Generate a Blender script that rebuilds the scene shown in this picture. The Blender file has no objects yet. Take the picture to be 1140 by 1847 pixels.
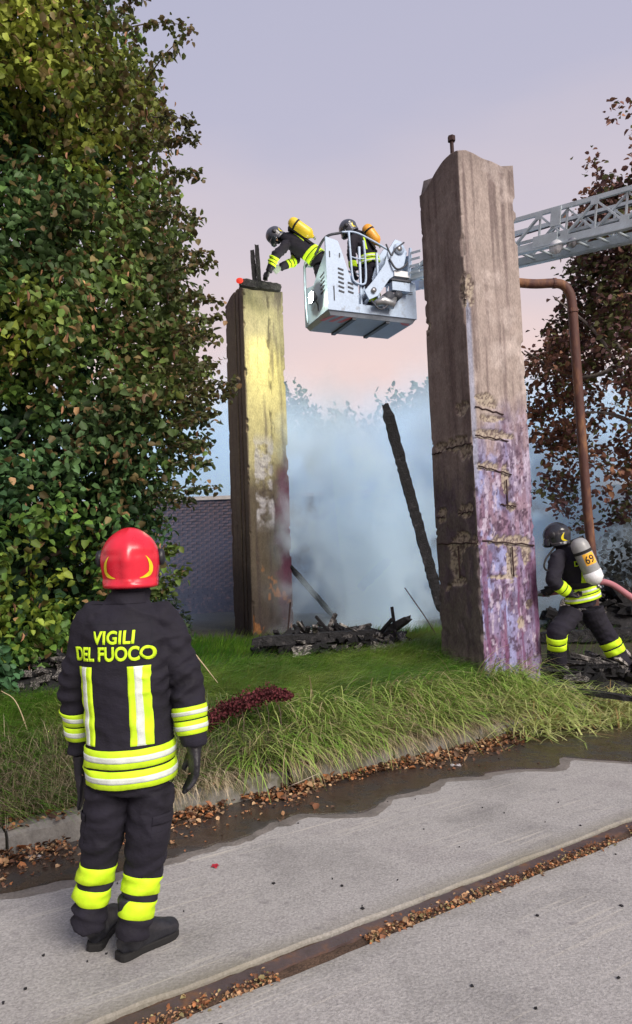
import bpy, bmesh, math, random
import numpy as np
from math import radians, sin, cos, pi, sqrt, atan2
from mathutils import Vector, Matrix
from mathutils.bvhtree import BVHTree

S = bpy.context.scene
COL = S.collection
random.seed(7)
RNG = np.random.default_rng(11)

# ------------------------------------------------------------------ camera
F_PX = 1334.0
TH, RO = radians(4.2), radians(2.1)
CAM = np.array([0, 0, 1.66])
FW = np.array([0, cos(TH), sin(TH)])
R0 = np.array([1.0, 0, 0]); U0 = np.array([0, -sin(TH), cos(TH)])
UP = cos(RO) * U0 + sin(RO) * R0
RT = cos(RO) * R0 - sin(RO) * U0
cam_data = bpy.data.cameras.new('camera')
cam = bpy.data.objects.new('camera', cam_data)
COL.objects.link(cam)
m = Matrix.Identity(4)
for i in range(3):
    m[i][0], m[i][1], m[i][2], m[i][3] = RT[i], UP[i], -FW[i], CAM[i]
cam.matrix_world = m
cam_data.sensor_fit = 'VERTICAL'
cam_data.sensor_height = 36.0
cam_data.lens = F_PX / 1847 * 36.0
cam_data.clip_end = 2000
cam_data.clip_start = 0.05
S.camera = cam

# ------------------------------------------------------------------ world, sun, exposure
SUN_EL, SUN_AZ = radians(34), radians(35)        # azimuth measured from -Y towards +X
world = bpy.data.worlds.new('World'); S.world = world; world.use_nodes = True
nt = world.node_tree; nt.nodes.clear()
wo = nt.nodes.new('ShaderNodeOutputWorld')
bg = nt.nodes.new('ShaderNodeBackground'); bg.inputs[1].default_value = 1.0
tc = nt.nodes.new('ShaderNodeTexCoord')
sep = nt.nodes.new('ShaderNodeSeparateXYZ')
nt.links.new(tc.outputs['Generated'], sep.inputs[0])
nz = nt.nodes.new('ShaderNodeTexNoise'); nz.inputs['Scale'].default_value = 1.6; nz.inputs['Detail'].default_value = 5
mp = nt.nodes.new('ShaderNodeMapping'); mp.inputs['Scale'].default_value = (1, 1, 3.2)
nt.links.new(tc.outputs['Generated'], mp.inputs[0]); nt.links.new(mp.outputs[0], nz.inputs[0])
ma = nt.nodes.new('ShaderNodeMath'); ma.operation = 'MULTIPLY_ADD'; ma.inputs[1].default_value = 0.26; ma.inputs[2].default_value = -0.13
nt.links.new(nz.outputs[0], ma.inputs[0])
ad = nt.nodes.new('ShaderNodeMath'); ad.operation = 'ADD'
nt.links.new(sep.outputs[2], ad.inputs[0]); nt.links.new(ma.outputs[0], ad.inputs[1])
rp = nt.nodes.new('ShaderNodeValToRGB')
cr = rp.color_ramp
stops = [(0.0, (.44, .36, .36)), (0.19, (.64, .43, .37)), (0.28, (.575, .44, .415)), (0.38, (.455, .395, .425)),
         (0.53, (.34, .33, .415)), (0.8, (.30, .305, .40)), (1.0, (.29, .30, .40))]
while len(cr.elements) < len(stops): cr.elements.new(0.5)
for e, (p, c) in zip(cr.elements, stops):
    e.position = p; e.color = (*c, 1)
nt.links.new(ad.outputs[0], rp.inputs[0])
sky = nt.nodes.new('ShaderNodeTexSky'); sky.sky_type = 'NISHITA'; sky.sun_disc = False
sky.sun_elevation = SUN_EL; sky.sun_rotation = pi - SUN_AZ
skm = nt.nodes.new('ShaderNodeMixRGB'); skm.blend_type = 'MIX'; skm.inputs[0].default_value = 0.06
nt.links.new(rp.outputs[0], skm.inputs[1])
sks = nt.nodes.new('ShaderNodeVectorMath'); sks.operation = 'SCALE'; sks.inputs['Scale'].default_value = 0.1
nt.links.new(sky.outputs[0], sks.inputs[0]); nt.links.new(sks.outputs[0], skm.inputs[2])
nt.links.new(skm.outputs[0], bg.inputs[0]); nt.links.new(bg.outputs[0], wo.inputs[0])

sl = bpy.data.lights.new('sun', 'SUN'); sl.energy = 2.9; sl.angle = radians(30); sl.color = (1.0, .91, .80)
sun = bpy.data.objects.new('sun', sl); COL.objects.link(sun)
sd = Vector((sin(SUN_AZ) * cos(SUN_EL), -cos(SUN_AZ) * cos(SUN_EL), sin(SUN_EL)))
sun.rotation_euler = sd.to_track_quat('Z', 'Y').to_euler()

S.view_settings.view_transform = 'Standard'; S.view_settings.look = 'None'
S.view_settings.exposure = 0.66; S.view_settings.gamma = 1.0
S.view_settings.use_curve_mapping = False
S.cycles.use_denoising = True
S.cycles.volume_bounces = 8
S.cycles.max_bounces = 10; S.cycles.diffuse_bounces = 3; S.cycles.transparent_max_bounces = 8
S.cycles.volume_step_rate = 2.0
S.cycles.volume_max_steps = 96

# ------------------------------------------------------------------ helpers
def ray(x, y): return FW + RT * (x - 570) / F_PX - UP * (y - 923.5) / F_PX
def P(x, y, d): return CAM + ray(x, y) * d            # point at that depth (metres) seen at that place of the photo
def G(x, y, z=0.0):
    v = ray(x, y); return CAM + v * (z - CAM[2]) / v[2]

AL = radians(34.5)
US = np.array([cos(AL), sin(AL)]); NT = np.array([-sin(AL), cos(AL)])
def st(s, t): return US * s + NT * t
def to_st(x, y): return x * US[0] + y * US[1], x * NT[0] + y * NT[1]

def _h(ix, iy, iz, seed):
    n = (ix * 374761393 + iy * 668265263 + iz * 2147483647 + seed * 1274126177) & 0xffffffff
    n = ((n ^ (n >> 13)) * 1274126177) & 0xffffffff
    n = (n ^ (n >> 16)) & 0xffff
    return n / 65535.0
def vnoise(p, seed=0):
    p = np.asarray(p, float); i = np.floor(p).astype(np.int64); f = p - i; f = f * f * (3 - 2 * f)
    r = 0
    for dx in (0, 1):
        for dy in (0, 1):
            for dz in (0, 1):
                w = (f[:, 0] if dx else 1 - f[:, 0]) * (f[:, 1] if dy else 1 - f[:, 1]) * (f[:, 2] if dz else 1 - f[:, 2])
                r = r + w * _h(i[:, 0] + dx, i[:, 1] + dy, i[:, 2] + dz, seed)
    return r
def fbm(p, o=4, seed=0):
    r = 0; a = .5; p = np.asarray(p, float)
    for k in range(o):
        r = r + a * vnoise(p * 2 ** k, seed + k); a *= .5
    return r / (1 - .5 ** o)
def sstep(a, b, x):
    t = np.clip((x - a) / (b - a), 0, 1); return t * t * (3 - 2 * t)

def tag(o, label=None, cat=None, group=None, kind=None):
    if label: o['label'] = label
    if cat: o['category'] = cat
    if group: o['group'] = group
    if kind: o['kind'] = kind
    return o
def thing(name, loc, label, cat, group=None, rz=0):
    o = bpy.data.objects.new(name, None); COL.objects.link(o); o.location = loc; o.rotation_euler = (0, 0, rz)
    o.empty_display_size = .2
    return tag(o, label, cat, group)
def link(name, me, mt, parent=None, smooth=False):
    o = bpy.data.objects.new(name, me); COL.objects.link(o)
    if mt is not None:
        me.materials.clear()
        for x in (mt if isinstance(mt, (list, tuple)) else [mt]): me.materials.append(x)
    if parent is not None: o.parent = parent
    if smooth: me.polygons.foreach_set('use_smooth', [True] * len(me.polygons))
    return o
def from_bm(name, bm, mt, parent=None, smooth=False):
    bmesh.ops.recalc_face_normals(bm, faces=bm.faces)
    me = bpy.data.meshes.new(name); bm.to_mesh(me); bm.free()
    return link(name, me, mt, parent, smooth)
def from_np(name, V, Fc, mt, parent=None, cols=None, smooth=False):
    """V (n,3); Fc (m,k) faces of k corners; cols (n,3) per vertex"""
    me = bpy.data.meshes.new(name)
    V = np.asarray(V, np.float32); Fc = np.asarray(Fc, np.int32); mm, k = Fc.shape
    me.vertices.add(len(V)); me.vertices.foreach_set('co', V.ravel())
    me.loops.add(mm * k); me.loops.foreach_set('vertex_index', Fc.ravel())
    me.polygons.add(mm); me.polygons.foreach_set('loop_start', np.arange(0, mm * k, k, dtype=np.int32))
    me.update(calc_edges=True)
    if cols is not None:
        a = me.color_attributes.new('Col', 'FLOAT_COLOR', 'POINT')
        a.data.foreach_set('color', np.c_[cols, np.ones(len(cols))].astype(np.float32).ravel())
    return link(name, me, mt, parent, smooth)
def bulk(objs):
    pass

def box(bm, c, size, rot=None, jit=0):
    """box centred at c"""
    vs = []
    for x in (-.5, .5):
        for y in (-.5, .5):
            for z in (-.5, .5):
                v = Vector((x * size[0], y * size[1], z * size[2]))
                if jit: v += Vector((random.uniform(-jit, jit) for _ in range(3)))
                if rot is not None: v = rot @ v
                vs.append(bm.verts.new(v + Vector(c)))
    for f in ((0, 1, 3, 2), (4, 6, 7, 5), (0, 4, 5, 1), (2, 3, 7, 6), (0, 2, 6, 4), (1, 5, 7, 3)):
        bm.faces.new([vs[i] for i in f])
    return vs
def frame(d, ref=(0, 0, 1)):
    d = Vector(d).normalized(); r = Vector(ref)
    if abs(d.dot(r)) > .97: r = Vector((0, 1, 0)) if abs(d.y) < .9 else Vector((1, 0, 0))
    x = r.cross(d).normalized(); y = d.cross(x)
    return x, y, d
def bar(bm, p0, p1, w, h, ref=(0, 0, 1)):
    """rectangular bar from p0 to p1: w across, h along ref"""
    p0, p1 = Vector(p0), Vector(p1); x, y, d = frame(p1 - p0, ref)
    vs = [bm.verts.new(p + x * (a * w / 2) + y * (b * h / 2)) for p in (p0, p1) for a, b in ((-1, -1), (1, -1), (1, 1), (-1, 1))]
    for f in ((0, 1, 2, 3), (7, 6, 5, 4), (0, 4, 5, 1), (1, 5, 6, 2), (2, 6, 7, 3), (3, 7, 4, 0)):
        bm.faces.new([vs[i] for i in f])
def catmull(pts, n):
    pts = [Vector(p) for p in pts]; q = [pts[0] * 2 - pts[1]] + pts + [pts[-1] * 2 - pts[-2]]; out = []
    for i in range(len(pts) - 1):
        a, b, c, d = q[i:i + 4]
        for k in range(n):
            t = k / n
            out.append(.5 * ((2 * b) + (c - a) * t + (2 * a - 5 * b + 4 * c - d) * t * t + (3 * b - a - 3 * c + d) * t ** 3))
    out.append(pts[-1]); return out
def loft(bm, pts, rad, side=(1, 0, 0), n=14, cap=True):
    """closed tube through pts, elliptic radii (along side, across)"""
    pts = [Vector(p) for p in pts]; rings = []; side = Vector(side)
    for i, p in enumerate(pts):
        t = (pts[min(i + 1, len(pts) - 1)] - pts[max(i - 1, 0)]).normalized()
        s = side - t * side.dot(t)
        if s.length < .05: s = Vector((0, 1, 0)) - t * t.y
        s.normalize(); u = t.cross(s)
        r = rad[i] if isinstance(rad, (list, tuple)) else rad
        a, b = r if isinstance(r, (list, tuple)) else (r, r)
        rings.append([bm.verts.new(p + s * a * cos(2 * pi * k / n) + u * b * sin(2 * pi * k / n)) for k in range(n)])
    for i in range(len(rings) - 1):
        for k in range(n):
            bm.faces.new((rings[i][k], rings[i][(k + 1) % n], rings[i + 1][(k + 1) % n], rings[i + 1][k]))
    if cap:
        bm.faces.new(rings[0][::-1]); bm.faces.new(rings[-1])
    return rings
def tube(bm, pts, r, n=8): loft(bm, pts, r, (0.31, 0.2, 0.93), n)
def tapered(pts, rads, n):
    """catmull through (x,y,z,a,b)"""
    V = catmull(pts, n); R_ = catmull([(a, b, 0) for a, b in rads], n)
    return V, [(max(r.x, .004), max(r.y, .004)) for r in R_]

# ------------------------------------------------------------------ materials
MATS = {}
def mat(name, base=(.5, .5, .5), attr=False, var=.2, scale=6, rough=.7, bump=.3, bscale=40, spec=.35, metal=0.0,
        stretch=(1, 1, 1), col2=None, thr=(.42, .62), transl=0.0, emit=None, rvar=.1, grain=.1, dist=.01):
    if name in MATS: return MATS[name]
    mt = bpy.data.materials.new(name); MATS[name] = mt; mt.use_nodes = True
    t = mt.node_tree; N = t.nodes; L = t.links
    b = N['Principled BSDF']; out = N['Material Output']
    tcn = N.new('ShaderNodeTexCoord'); mpn = N.new('ShaderNodeMapping'); mpn.inputs['Scale'].default_value = stretch
    L.new(tcn.outputs['Object'], mpn.inputs[0])
    n1 = N.new('ShaderNodeTexNoise'); n1.inputs['Scale'].default_value = scale; n1.inputs['Detail'].default_value = 6; n1.inputs['Roughness'].default_value = .6
    n2 = N.new('ShaderNodeTexNoise'); n2.inputs['Scale'].default_value = bscale; n2.inputs['Detail'].default_value = 4; n2.inputs['Roughness'].default_value = .65
    L.new(mpn.outputs[0], n1.inputs[0]); L.new(mpn.outputs[0], n2.inputs[0])
    if attr:
        c = N.new('ShaderNodeAttribute'); c.attribute_name = 'Col'; csock = c.outputs['Color']
    else:
        c = N.new('ShaderNodeRGB'); c.outputs[0].default_value = (*base, 1); csock = c.outputs[0]
    if col2 is not None:
        mr = N.new('ShaderNodeMapRange'); mr.interpolation_type = 'SMOOTHSTEP'
        mr.inputs['From Min'].default_value, mr.inputs['From Max'].default_value = thr
        L.new(n1.outputs[0], mr.inputs['Value'])
        mx = N.new('ShaderNodeMixRGB'); mx.inputs[2].default_value = (*col2, 1)
        L.new(mr.outputs[0], mx.inputs[0]); L.new(csock, mx.inputs[1]); csock = mx.outputs[0]
    # brightness variation
    m1 = N.new('ShaderNodeMapRange'); m1.inputs['From Min'].default_value = .3; m1.inputs['From Max'].default_value = .7
    m1.inputs['To Min'].default_value = 1 - var; m1.inputs['To Max'].default_value = 1 + var
    L.new(n1.outputs[0], m1.inputs['Value'])
    m2 = N.new('ShaderNodeMapRange'); m2.inputs['From Min'].default_value = .3; m2.inputs['From Max'].default_value = .7
    m2.inputs['To Min'].default_value = 1 - grain; m2.inputs['To Max'].default_value = 1 + grain
    L.new(n2.outputs[0], m2.inputs['Value'])
    mm = N.new('ShaderNodeMath'); mm.operation = 'MULTIPLY'; L.new(m1.outputs[0], mm.inputs[0]); L.new(m2.outputs[0], mm.inputs[1])
    sc = N.new('ShaderNodeVectorMath'); sc.operation = 'SCALE'; L.new(csock, sc.inputs[0]); L.new(mm.outputs[0], sc.inputs['Scale'])
    L.new(sc.outputs[0], b.inputs['Base Color'])
    mr2 = N.new('ShaderNodeMapRange'); mr2.inputs['To Min'].default_value = max(.02, rough - rvar); mr2.inputs['To Max'].default_value = min(1, rough + rvar)
    mr2.inputs['From Min'].default_value = .3; mr2.inputs['From Max'].default_value = .7
    L.new(n1.outputs[0], mr2.inputs['Value']); L.new(mr2.outputs[0], b.inputs['Roughness'])
    b.inputs['Metallic'].default_value = metal; b.inputs['Specular IOR Level'].default_value = spec
    if bump > 0:
        bp = N.new('ShaderNodeBump'); bp.inputs['Strength'].default_value = bump; bp.inputs['Distance'].default_value = dist
        L.new(n2.outputs[0], bp.inputs['Height']); L.new(bp.outputs[0], b.inputs['Normal'])
    if transl > 0:
        tr = N.new('ShaderNodeBsdfTranslucent'); L.new(sc.outputs[0], tr.inputs[0])
        ms = N.new('ShaderNodeMixShader'); ms.inputs[0].default_value = transl
        L.new(b.outputs[0], ms.inputs[1]); L.new(tr.outputs[0], ms.inputs[2]); L.new(ms.outputs[0], out.inputs[0])
    if emit:
        b.inputs['Emission Color'].default_value = (*emit[0], 1); b.inputs['Emission Strength'].default_value = emit[1]
    return mt

M_CONC = mat('road_concrete', (.325, .315, .31), var=.28, scale=1.3, rough=.88, bump=.5, bscale=75, grain=.22, col2=(.215, .205, .205), thr=(.48, .72))
M_KERB = mat('kerb_concrete', (.21, .205, .195), var=.35, scale=4, rough=.9, bump=.6, bscale=40, grain=.2, col2=(.085, .085, .055), thr=(.42, .58))
M_SOIL = mat('bank_soil', (.045, .042, .028), var=.4, scale=3, rough=.95, bump=1, bscale=30, grain=.3, dist=.03)
M_DIRT = mat('channel_dirt', (.10, .062, .042), var=.4, scale=9, rough=.9, bump=1, bscale=80, grain=.4, dist=.012)
M_RAIL = mat('rusty_rail', (.105, .075, .075), var=.25, scale=8, rough=.5, bump=.2, bscale=60, col2=(.16, .085, .05), thr=(.5, .7), metal=.3)
M_WET = mat('wet_concrete', (.062, .044, .036), var=.4, scale=5, rough=.22, rvar=.2, bump=.25, bscale=60, grain=.25, spec=.6, col2=(.035, .03, .03), thr=(.45, .6))
M_PILLAR = mat('pillar_concrete', attr=True, spec=.12, var=.16, scale=14, rough=.85, bump=.6, bscale=60, grain=.24, stretch=(1, 1, .45), dist=.012)
M_LEAF = mat('leaf', attr=True, var=.2, scale=4, rough=.55, bump=0, grain=.1, transl=.3, spec=.3)
M_GRASS = mat('grass_blade', attr=True, var=.15, scale=3, rough=.6, bump=0, grain=.1, transl=.3, spec=.25)
M_DRYLEAF = mat('dry_leaf', attr=True, var=.2, scale=6, rough=.75, bump=0, grain=.15, transl=.12, spec=.2)
M_BARK = mat('bark', (.085, .065, .05), var=.4, scale=7, rough=.9, bump=1, bscale=30, stretch=(1, 1, .3), dist=.02)
M_BARKG = mat('grey_bark', (.22, .19, .18), var=.3, scale=7, rough=.9, bump=1, bscale=30, stretch=(1, 1, .3), dist=.02)
M_CHAR = mat('charred_wood', (.014, .014, .017), var=.5, scale=14, rough=.75, bump=1, bscale=45, grain=.4, col2=(.045, .042, .045), thr=(.55, .75), dist=.02)
M_ASH = mat('ash_chunk', (.05, .048, .05), var=.5, scale=9, rough=.85, bump=1, bscale=30, grain=.4, col2=(.32, .30, .29), thr=(.46, .62), dist=.02)
M_RUST = mat('rusty_pipe', (.10, .045, .038), var=.3, scale=7, rough=.7, bump=.4, bscale=40, col2=(.19, .095, .05), thr=(.45, .65), stretch=(1, 1, .3))
M_BRICK = mat('brick', (.050, .046, .062), var=.5, scale=7, rough=.9, bump=.6, bscale=30, grain=.2, col2=(.095, .062, .062), thr=(.5, .62))
M_MORTAR = mat('mortar', (.055, .052, .065), var=.3, scale=4, rough=.95, bump=.5)

# ------------------------------------------------------------------ ground, road, channel, kerb
def road_z(x, y): return 0.0
def bank_z(x, y):
    x = np.atleast_1d(np.asarray(x, float)); y = np.atleast_1d(np.asarray(y, float))
    s = x * US[0] + y * US[1]; t = x * NT[0] + y * NT[1]
    z = .13 + .30 * sstep(4.95, 5.95, t) + .08 * sstep(6, 8, t)
    p = np.c_[x, y, 0 * x]
    z = z + (.05 * (fbm(p * 1.1, 3, 5) - .5) + .05 * (fbm(p * 3.1, 2, 9) - .5)) * sstep(4.95, 5.4, t)
    # hummock left of the right pillar
    z = z + .14 * np.exp(-(((x - 1.25) / .55) ** 2 + ((y - 9.3) / .8) ** 2))
    z = z - .10 * np.exp(-(((s - 6.9) / .7) ** 2 + ((t - 5.0) / .8) ** 2))
    return z
bz = lambda x, y: float(bank_z(x, y)[0])

def spaced(a, b, fine_a, fine_b, fine, coarse):
    return np.unique(np.r_[np.arange(a, fine_a, coarse), np.arange(fine_a, fine_b, fine), np.arange(fine_b, b + coarse, coarse)])
def grid_np(name, Sg, Tg, zf, mt, kind='structure'):
    SS, TT = np.meshgrid(Sg, Tg, indexing='ij'); x = SS * US[0] + TT * NT[0]; y = SS * US[1] + TT * NT[1]
    z = zf(x.ravel(), y.ravel()); V = np.c_[x.ravel(), y.ravel(), z]
    n, mq = SS.shape; i = np.arange(n * mq).reshape(n, mq)
    Fq = np.stack([i[:-1, :-1], i[1:, :-1], i[1:, 1:], i[:-1, 1:]], -1).reshape(-1, 4)
    o = from_np(name, V, Fq, mt, smooth=True); o['kind'] = kind; return o
bank = grid_np('bank', spaced(-60, 80, -5, 13, .07, 3), np.unique(np.r_[np.arange(4.93, 13, .07), np.arange(13, 90, 3)]), bank_z, M_SOIL)
bm = bmesh.new()
vs = [bm.verts.new((x, y, -.06)) for x, y in ((-400, -400), (400, -400), (400, 400), (-400, 400))]; bm.faces.new(vs)
o = from_bm('ground', bm, mat('far_soil', (.10, .095, .08), rough=.95, scale=.5)); o['kind'] = 'structure'

def slab(name, t0, t1, seed, e0, e1):
    s = np.arange(-14, 26, .035); bm = bmesh.new()
    a = t0 + e0 * (fbm(np.c_[s * 3, 0 * s, 0 * s], 4, seed) - .5) * .05
    b = t1 + e1 * (fbm(np.c_[s * 3, 0 * s, 0 * s], 4, seed + 7) - .5) * .05
    rows = []
    chip = .006
    for off, z in ((0, -.05), (0, -.012), (chip, 0)):
        rows.append([bm.verts.new((*st(ss, aa + off), z)) for ss, aa in zip(s, a)])
    for off, z in ((-chip, 0), (0, -.012), (0, -.05)):
        rows.append([bm.verts.new((*st(ss, bb + off), z)) for ss, bb in zip(s, b)])
    for i in range(5):
        for k in range(len(s) - 1): bm.faces.new((rows[i][k], rows[i][k + 1], rows[i + 1][k + 1], rows[i + 1][k]))
    o = from_bm(name, bm, M_CONC); o['kind'] = 'structure'; return o
slab('road', 2.885, 4.82, 3, 1, 0); slab('road', -14, 2.70, 31, 0, .6)
# brushed / weathered relief of the road comes from its own material
def road_nodes():
    t = M_CONC.node_tree; N = t.nodes; L = t.links; b = N['Principled BSDF']
    src = b.inputs['Base Color'].links[0].from_socket
    tcn = N.new('ShaderNodeTexCoord'); mp_ = N.new('ShaderNodeMapping'); mp_.inputs['Rotation'].default_value = (0, 0, -AL)
    L.new(tcn.outputs['Object'], mp_.inputs[0])
    mp2 = N.new('ShaderNodeMapping'); mp2.inputs['Scale'].default_value = (1.2, 42, 1); L.new(mp_.outputs[0], mp2.inputs[0])
    ns = N.new('ShaderNodeTexNoise'); ns.inputs['Scale'].default_value = 1; ns.inputs['Detail'].default_value = 3; L.new(mp2.outputs[0], ns.inputs[0])
    mk = N.new('ShaderNodeTexNoise'); mk.inputs['Scale'].default_value = 1.1; mk.inputs['Detail'].default_value = 2; L.new(mp_.outputs[0], mk.inputs[0])
    r1 = N.new('ShaderNodeMapRange'); r1.inputs['From Min'].default_value = .56; r1.inputs['From Max'].default_value = .72; L.new(ns.outputs[0], r1.inputs[0])
    r2 = N.new('ShaderNodeMapRange'); r2.inputs['From Min'].default_value = .45; r2.inputs['From Max'].default_value = .6; L.new(mk.outputs[0], r2.inputs[0])
    ml = N.new('ShaderNodeMath'); ml.operation = 'MULTIPLY'; L.new(r1.outputs[0], ml.inputs[0]); L.new(r2.outputs[0], ml.inputs[1])
    mx = N.new('ShaderNodeMixRGB'); mx.inputs[2].default_value = (.50, .47, .42, 1)
    m5 = N.new('ShaderNodeMath'); m5.operation = 'MULTIPLY'; m5.inputs[1].default_value = .95; L.new(ml.outputs[0], m5.inputs[0]); L.new(m5.outputs[0], mx.inputs[0])
    # aggregate speckle
    vo = N.new('ShaderNodeTexVoronoi'); vo.inputs['Scale'].default_value = 95; L.new(mp_.outputs[0], vo.inputs[0])
    r3 = N.new('ShaderNodeMapRange'); r3.inputs['From Min'].default_value = .0; r3.inputs['From Max'].default_value = .9
    r3.inputs['To Min'].default_value = .84; r3.inputs['To Max'].default_value = 1.12
    sp = N.new('ShaderNodeSeparateXYZ'); L.new(vo.outputs['Color'], sp.inputs[0]); L.new(sp.outputs[0], r3.inputs[0])
    vs_ = N.new('ShaderNodeVectorMath'); vs_.operation = 'SCALE'; L.new(src, vs_.inputs[0]); L.new(r3.outputs[0], vs_.inputs['Scale'])
    L.new(vs_.outputs[0], mx.inputs[1])
    # greenish grey stain band that runs beside the channel, and dark oil spots
    sp2 = N.new('ShaderNodeSeparateXYZ'); L.new(mp_.outputs[0], sp2.inputs[0])
    r4 = N.new('ShaderNodeMapRange'); r4.inputs['From Min'].default_value = 3.02; r4.inputs['From Max'].default_value = 2.9; L.new(sp2.outputs[1], r4.inputs[0])
    r5 = N.new('ShaderNodeMapRange'); r5.inputs['From Min'].default_value = 2.6; r5.inputs['From Max'].default_value = 2.8; L.new(sp2.outputs[1], r5.inputs[0])
    m4 = N.new('ShaderNodeMath'); m4.operation = 'MULTIPLY'; L.new(r4.outputs[0], m4.inputs[0]); L.new(r5.outputs[0], m4.inputs[1])
    m6 = N.new('ShaderNodeMath'); m6.operation = 'MULTIPLY'; L.new(m4.outputs[0], m6.inputs[0]); L.new(mk.outputs[0], m6.inputs[1])
    mx2 = N.new('ShaderNodeMixRGB'); mx2.inputs[2].default_value = (.17, .155, .11, 1); L.new(m6.outputs[0], mx2.inputs[0]); L.new(mx.outputs[0], mx2.inputs[1])
    bl = N.new('ShaderNodeTexNoise'); bl.inputs['Scale'].default_value = 13; bl.inputs['Detail'].default_value = 4; L.new(mp_.outputs[0], bl.inputs[0])
    r6 = N.new('ShaderNodeMapRange'); r6.inputs['From Min'].default_value = .60; r6.inputs['From Max'].default_value = .72; r6.inputs['To Max'].default_value = .45; L.new(bl.outputs[0], r6.inputs[0])
    mx3 = N.new('ShaderNodeMixRGB'); mx3.inputs[2].default_value = (.15, .14, .15, 1); L.new(r6.outputs[0], mx3.inputs[0]); L.new(mx2.outputs[0], mx3.inputs[1])
    L.new(mx3.outputs[0], b.inputs['Base Color'])
road_nodes()

# channel floor and rail
s = np.arange(-14, 26, .05)
bm = bmesh.new()
ra = [[bm.verts.new((*st(ss, tt), zz + .012 * (random.random() - .5) * (0 if tt > 2.9 or tt < 2.69 else 1))) for ss in s]
      for tt, zz in ((2.66, -.018), (2.72, -.016), (2.755, -.014), (2.79, -.022), (2.84, -.03), (2.87, -.022), (2.92, -.03))]
for i in range(len(ra) - 1):
    for k in range(len(s) - 1): bm.faces.new((ra[i][k], ra[i][k + 1], ra[i + 1][k + 1], ra[i + 1][k]))
o = from_bm('channel', bm, M_DIRT, smooth=True); o['kind'] = 'structure'
bm = bmesh.new(); bar(bm, (*st(-14, 2.815), -.018), (*st(26, 2.815), -.018), .075, .022)
o = from_bm('rail', bm, M_RAIL); tag(o, 'rusty flat steel rail sunk in the groove across the concrete', 'rail')

# wet strip along the kerb
wp = [(-14, 4.2), (-3, 4.22), (.83, 4.25), (1.24, 4.18), (1.5, 4.22), (1.8, 4.11), (2.2, 4.18), (2.5, 4.36), (2.75, 4.30), (3.0, 4.07), (3.4, 4.16), (4.0, 4.23), (4.5, 4.08), (4.9, 3.93),
      (5.2, 4.02), (5.46, 3.61), (7, 3.5), (26, 3.6)]
s = np.arange(-14, 20, .025)
tt = np.interp(s, [a for a, _ in wp], [b for _, b in wp]) + .20 * (fbm(np.c_[s * 3.5, 0 * s, 0 * s], 5, 77) - .5)
bm = bmesh.new()
a = [bm.verts.new((*st(ss, t_), .0015)) for ss, t_ in zip(s, tt)]
b_ = [bm.verts.new((*st(ss, t_ + .02), .004)) for ss, t_ in zip(s, tt)]
c_ = [bm.verts.new((*st(ss, 4.85), .004)) for ss in s]
for k in range(len(s) - 1):
    bm.faces.new((a[k], a[k + 1], b_[k + 1], b_[k])); bm.faces.new((b_[k], b_[k + 1], c_[k + 1], c_[k]))
o = from_bm('puddle', bm, M_WET); o['kind'] = 'structure'; o.location.z = .003
bm = bmesh.new(); t2_ = tt - .035 - .10 * fbm(np.c_[s * 5, 0 * s, 0 * s], 5, 78)
a = [bm.verts.new((*st(ss, t_), .0008)) for ss, t_ in zip(s, t2_)]; b_ = [bm.verts.new((*st(ss, t_ + .03), .0028)) for ss, t_ in zip(s, t2_)]; c_ = [bm.verts.new((*st(ss, 4.85), .0028)) for ss in s]
for k in range(len(s) - 1):
    bm.faces.new((a[k], a[k + 1], b_[k + 1], b_[k])); bm.faces.new((b_[k], b_[k + 1], c_[k + 1], c_[k]))
o = from_bm('damp_road', bm, mat('damp_concrete', (.155, .14, .13), var=.3, scale=6, rough=.6, bump=.5, bscale=60, grain=.25)); o['kind'] = 'structure'

# kerb of separate stones
kerb = thing('kerb', (0, 0, 0), 'low worn concrete kerb between the wet road edge and the grass bank', 'kerb')
k = 0; sa = -6.0
while sa < 14:
    L_ = .98
    if 1.6 < sa + .5 < 12 or sa < 1.6:
        bm = bmesh.new(); n = 16
        prof = [(4.80, -.03), (4.805, .05), (4.815, .125), (4.84, .155), (4.96, .165), (5.0, .12), (5.0, -.03)]
        rows = []
        dz = random.uniform(-.012, .012); dt = random.uniform(-.012, .012)
        for i in range(n + 1):
            ss = sa + L_ * i / n
            rows.append([])
            for (t_, z_) in prof:
                q = fbm(np.array([[ss * 4, t_ * 9, z_ * 9 + k]]), 3, 4)[0] - .5
                e = .012 if i in (0, n) else 0
                rows[-1].append(bm.verts.new((*st(ss, t_ + dt + q * .03), (z_ + dz + q * .03 - e) if z_ > 0 else z_)))
        for i in range(n):
            for j in range(len(prof) - 1): bm.faces.new((rows[i][j], rows[i][j + 1], rows[i + 1][j + 1], rows[i + 1][j]))
        bm.faces.new(rows[0]); bm.faces.new(rows[-1][::-1])
        from_bm('kerb_stone', bm, M_KERB, kerb)
    sa += 1.0; k += 1

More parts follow.
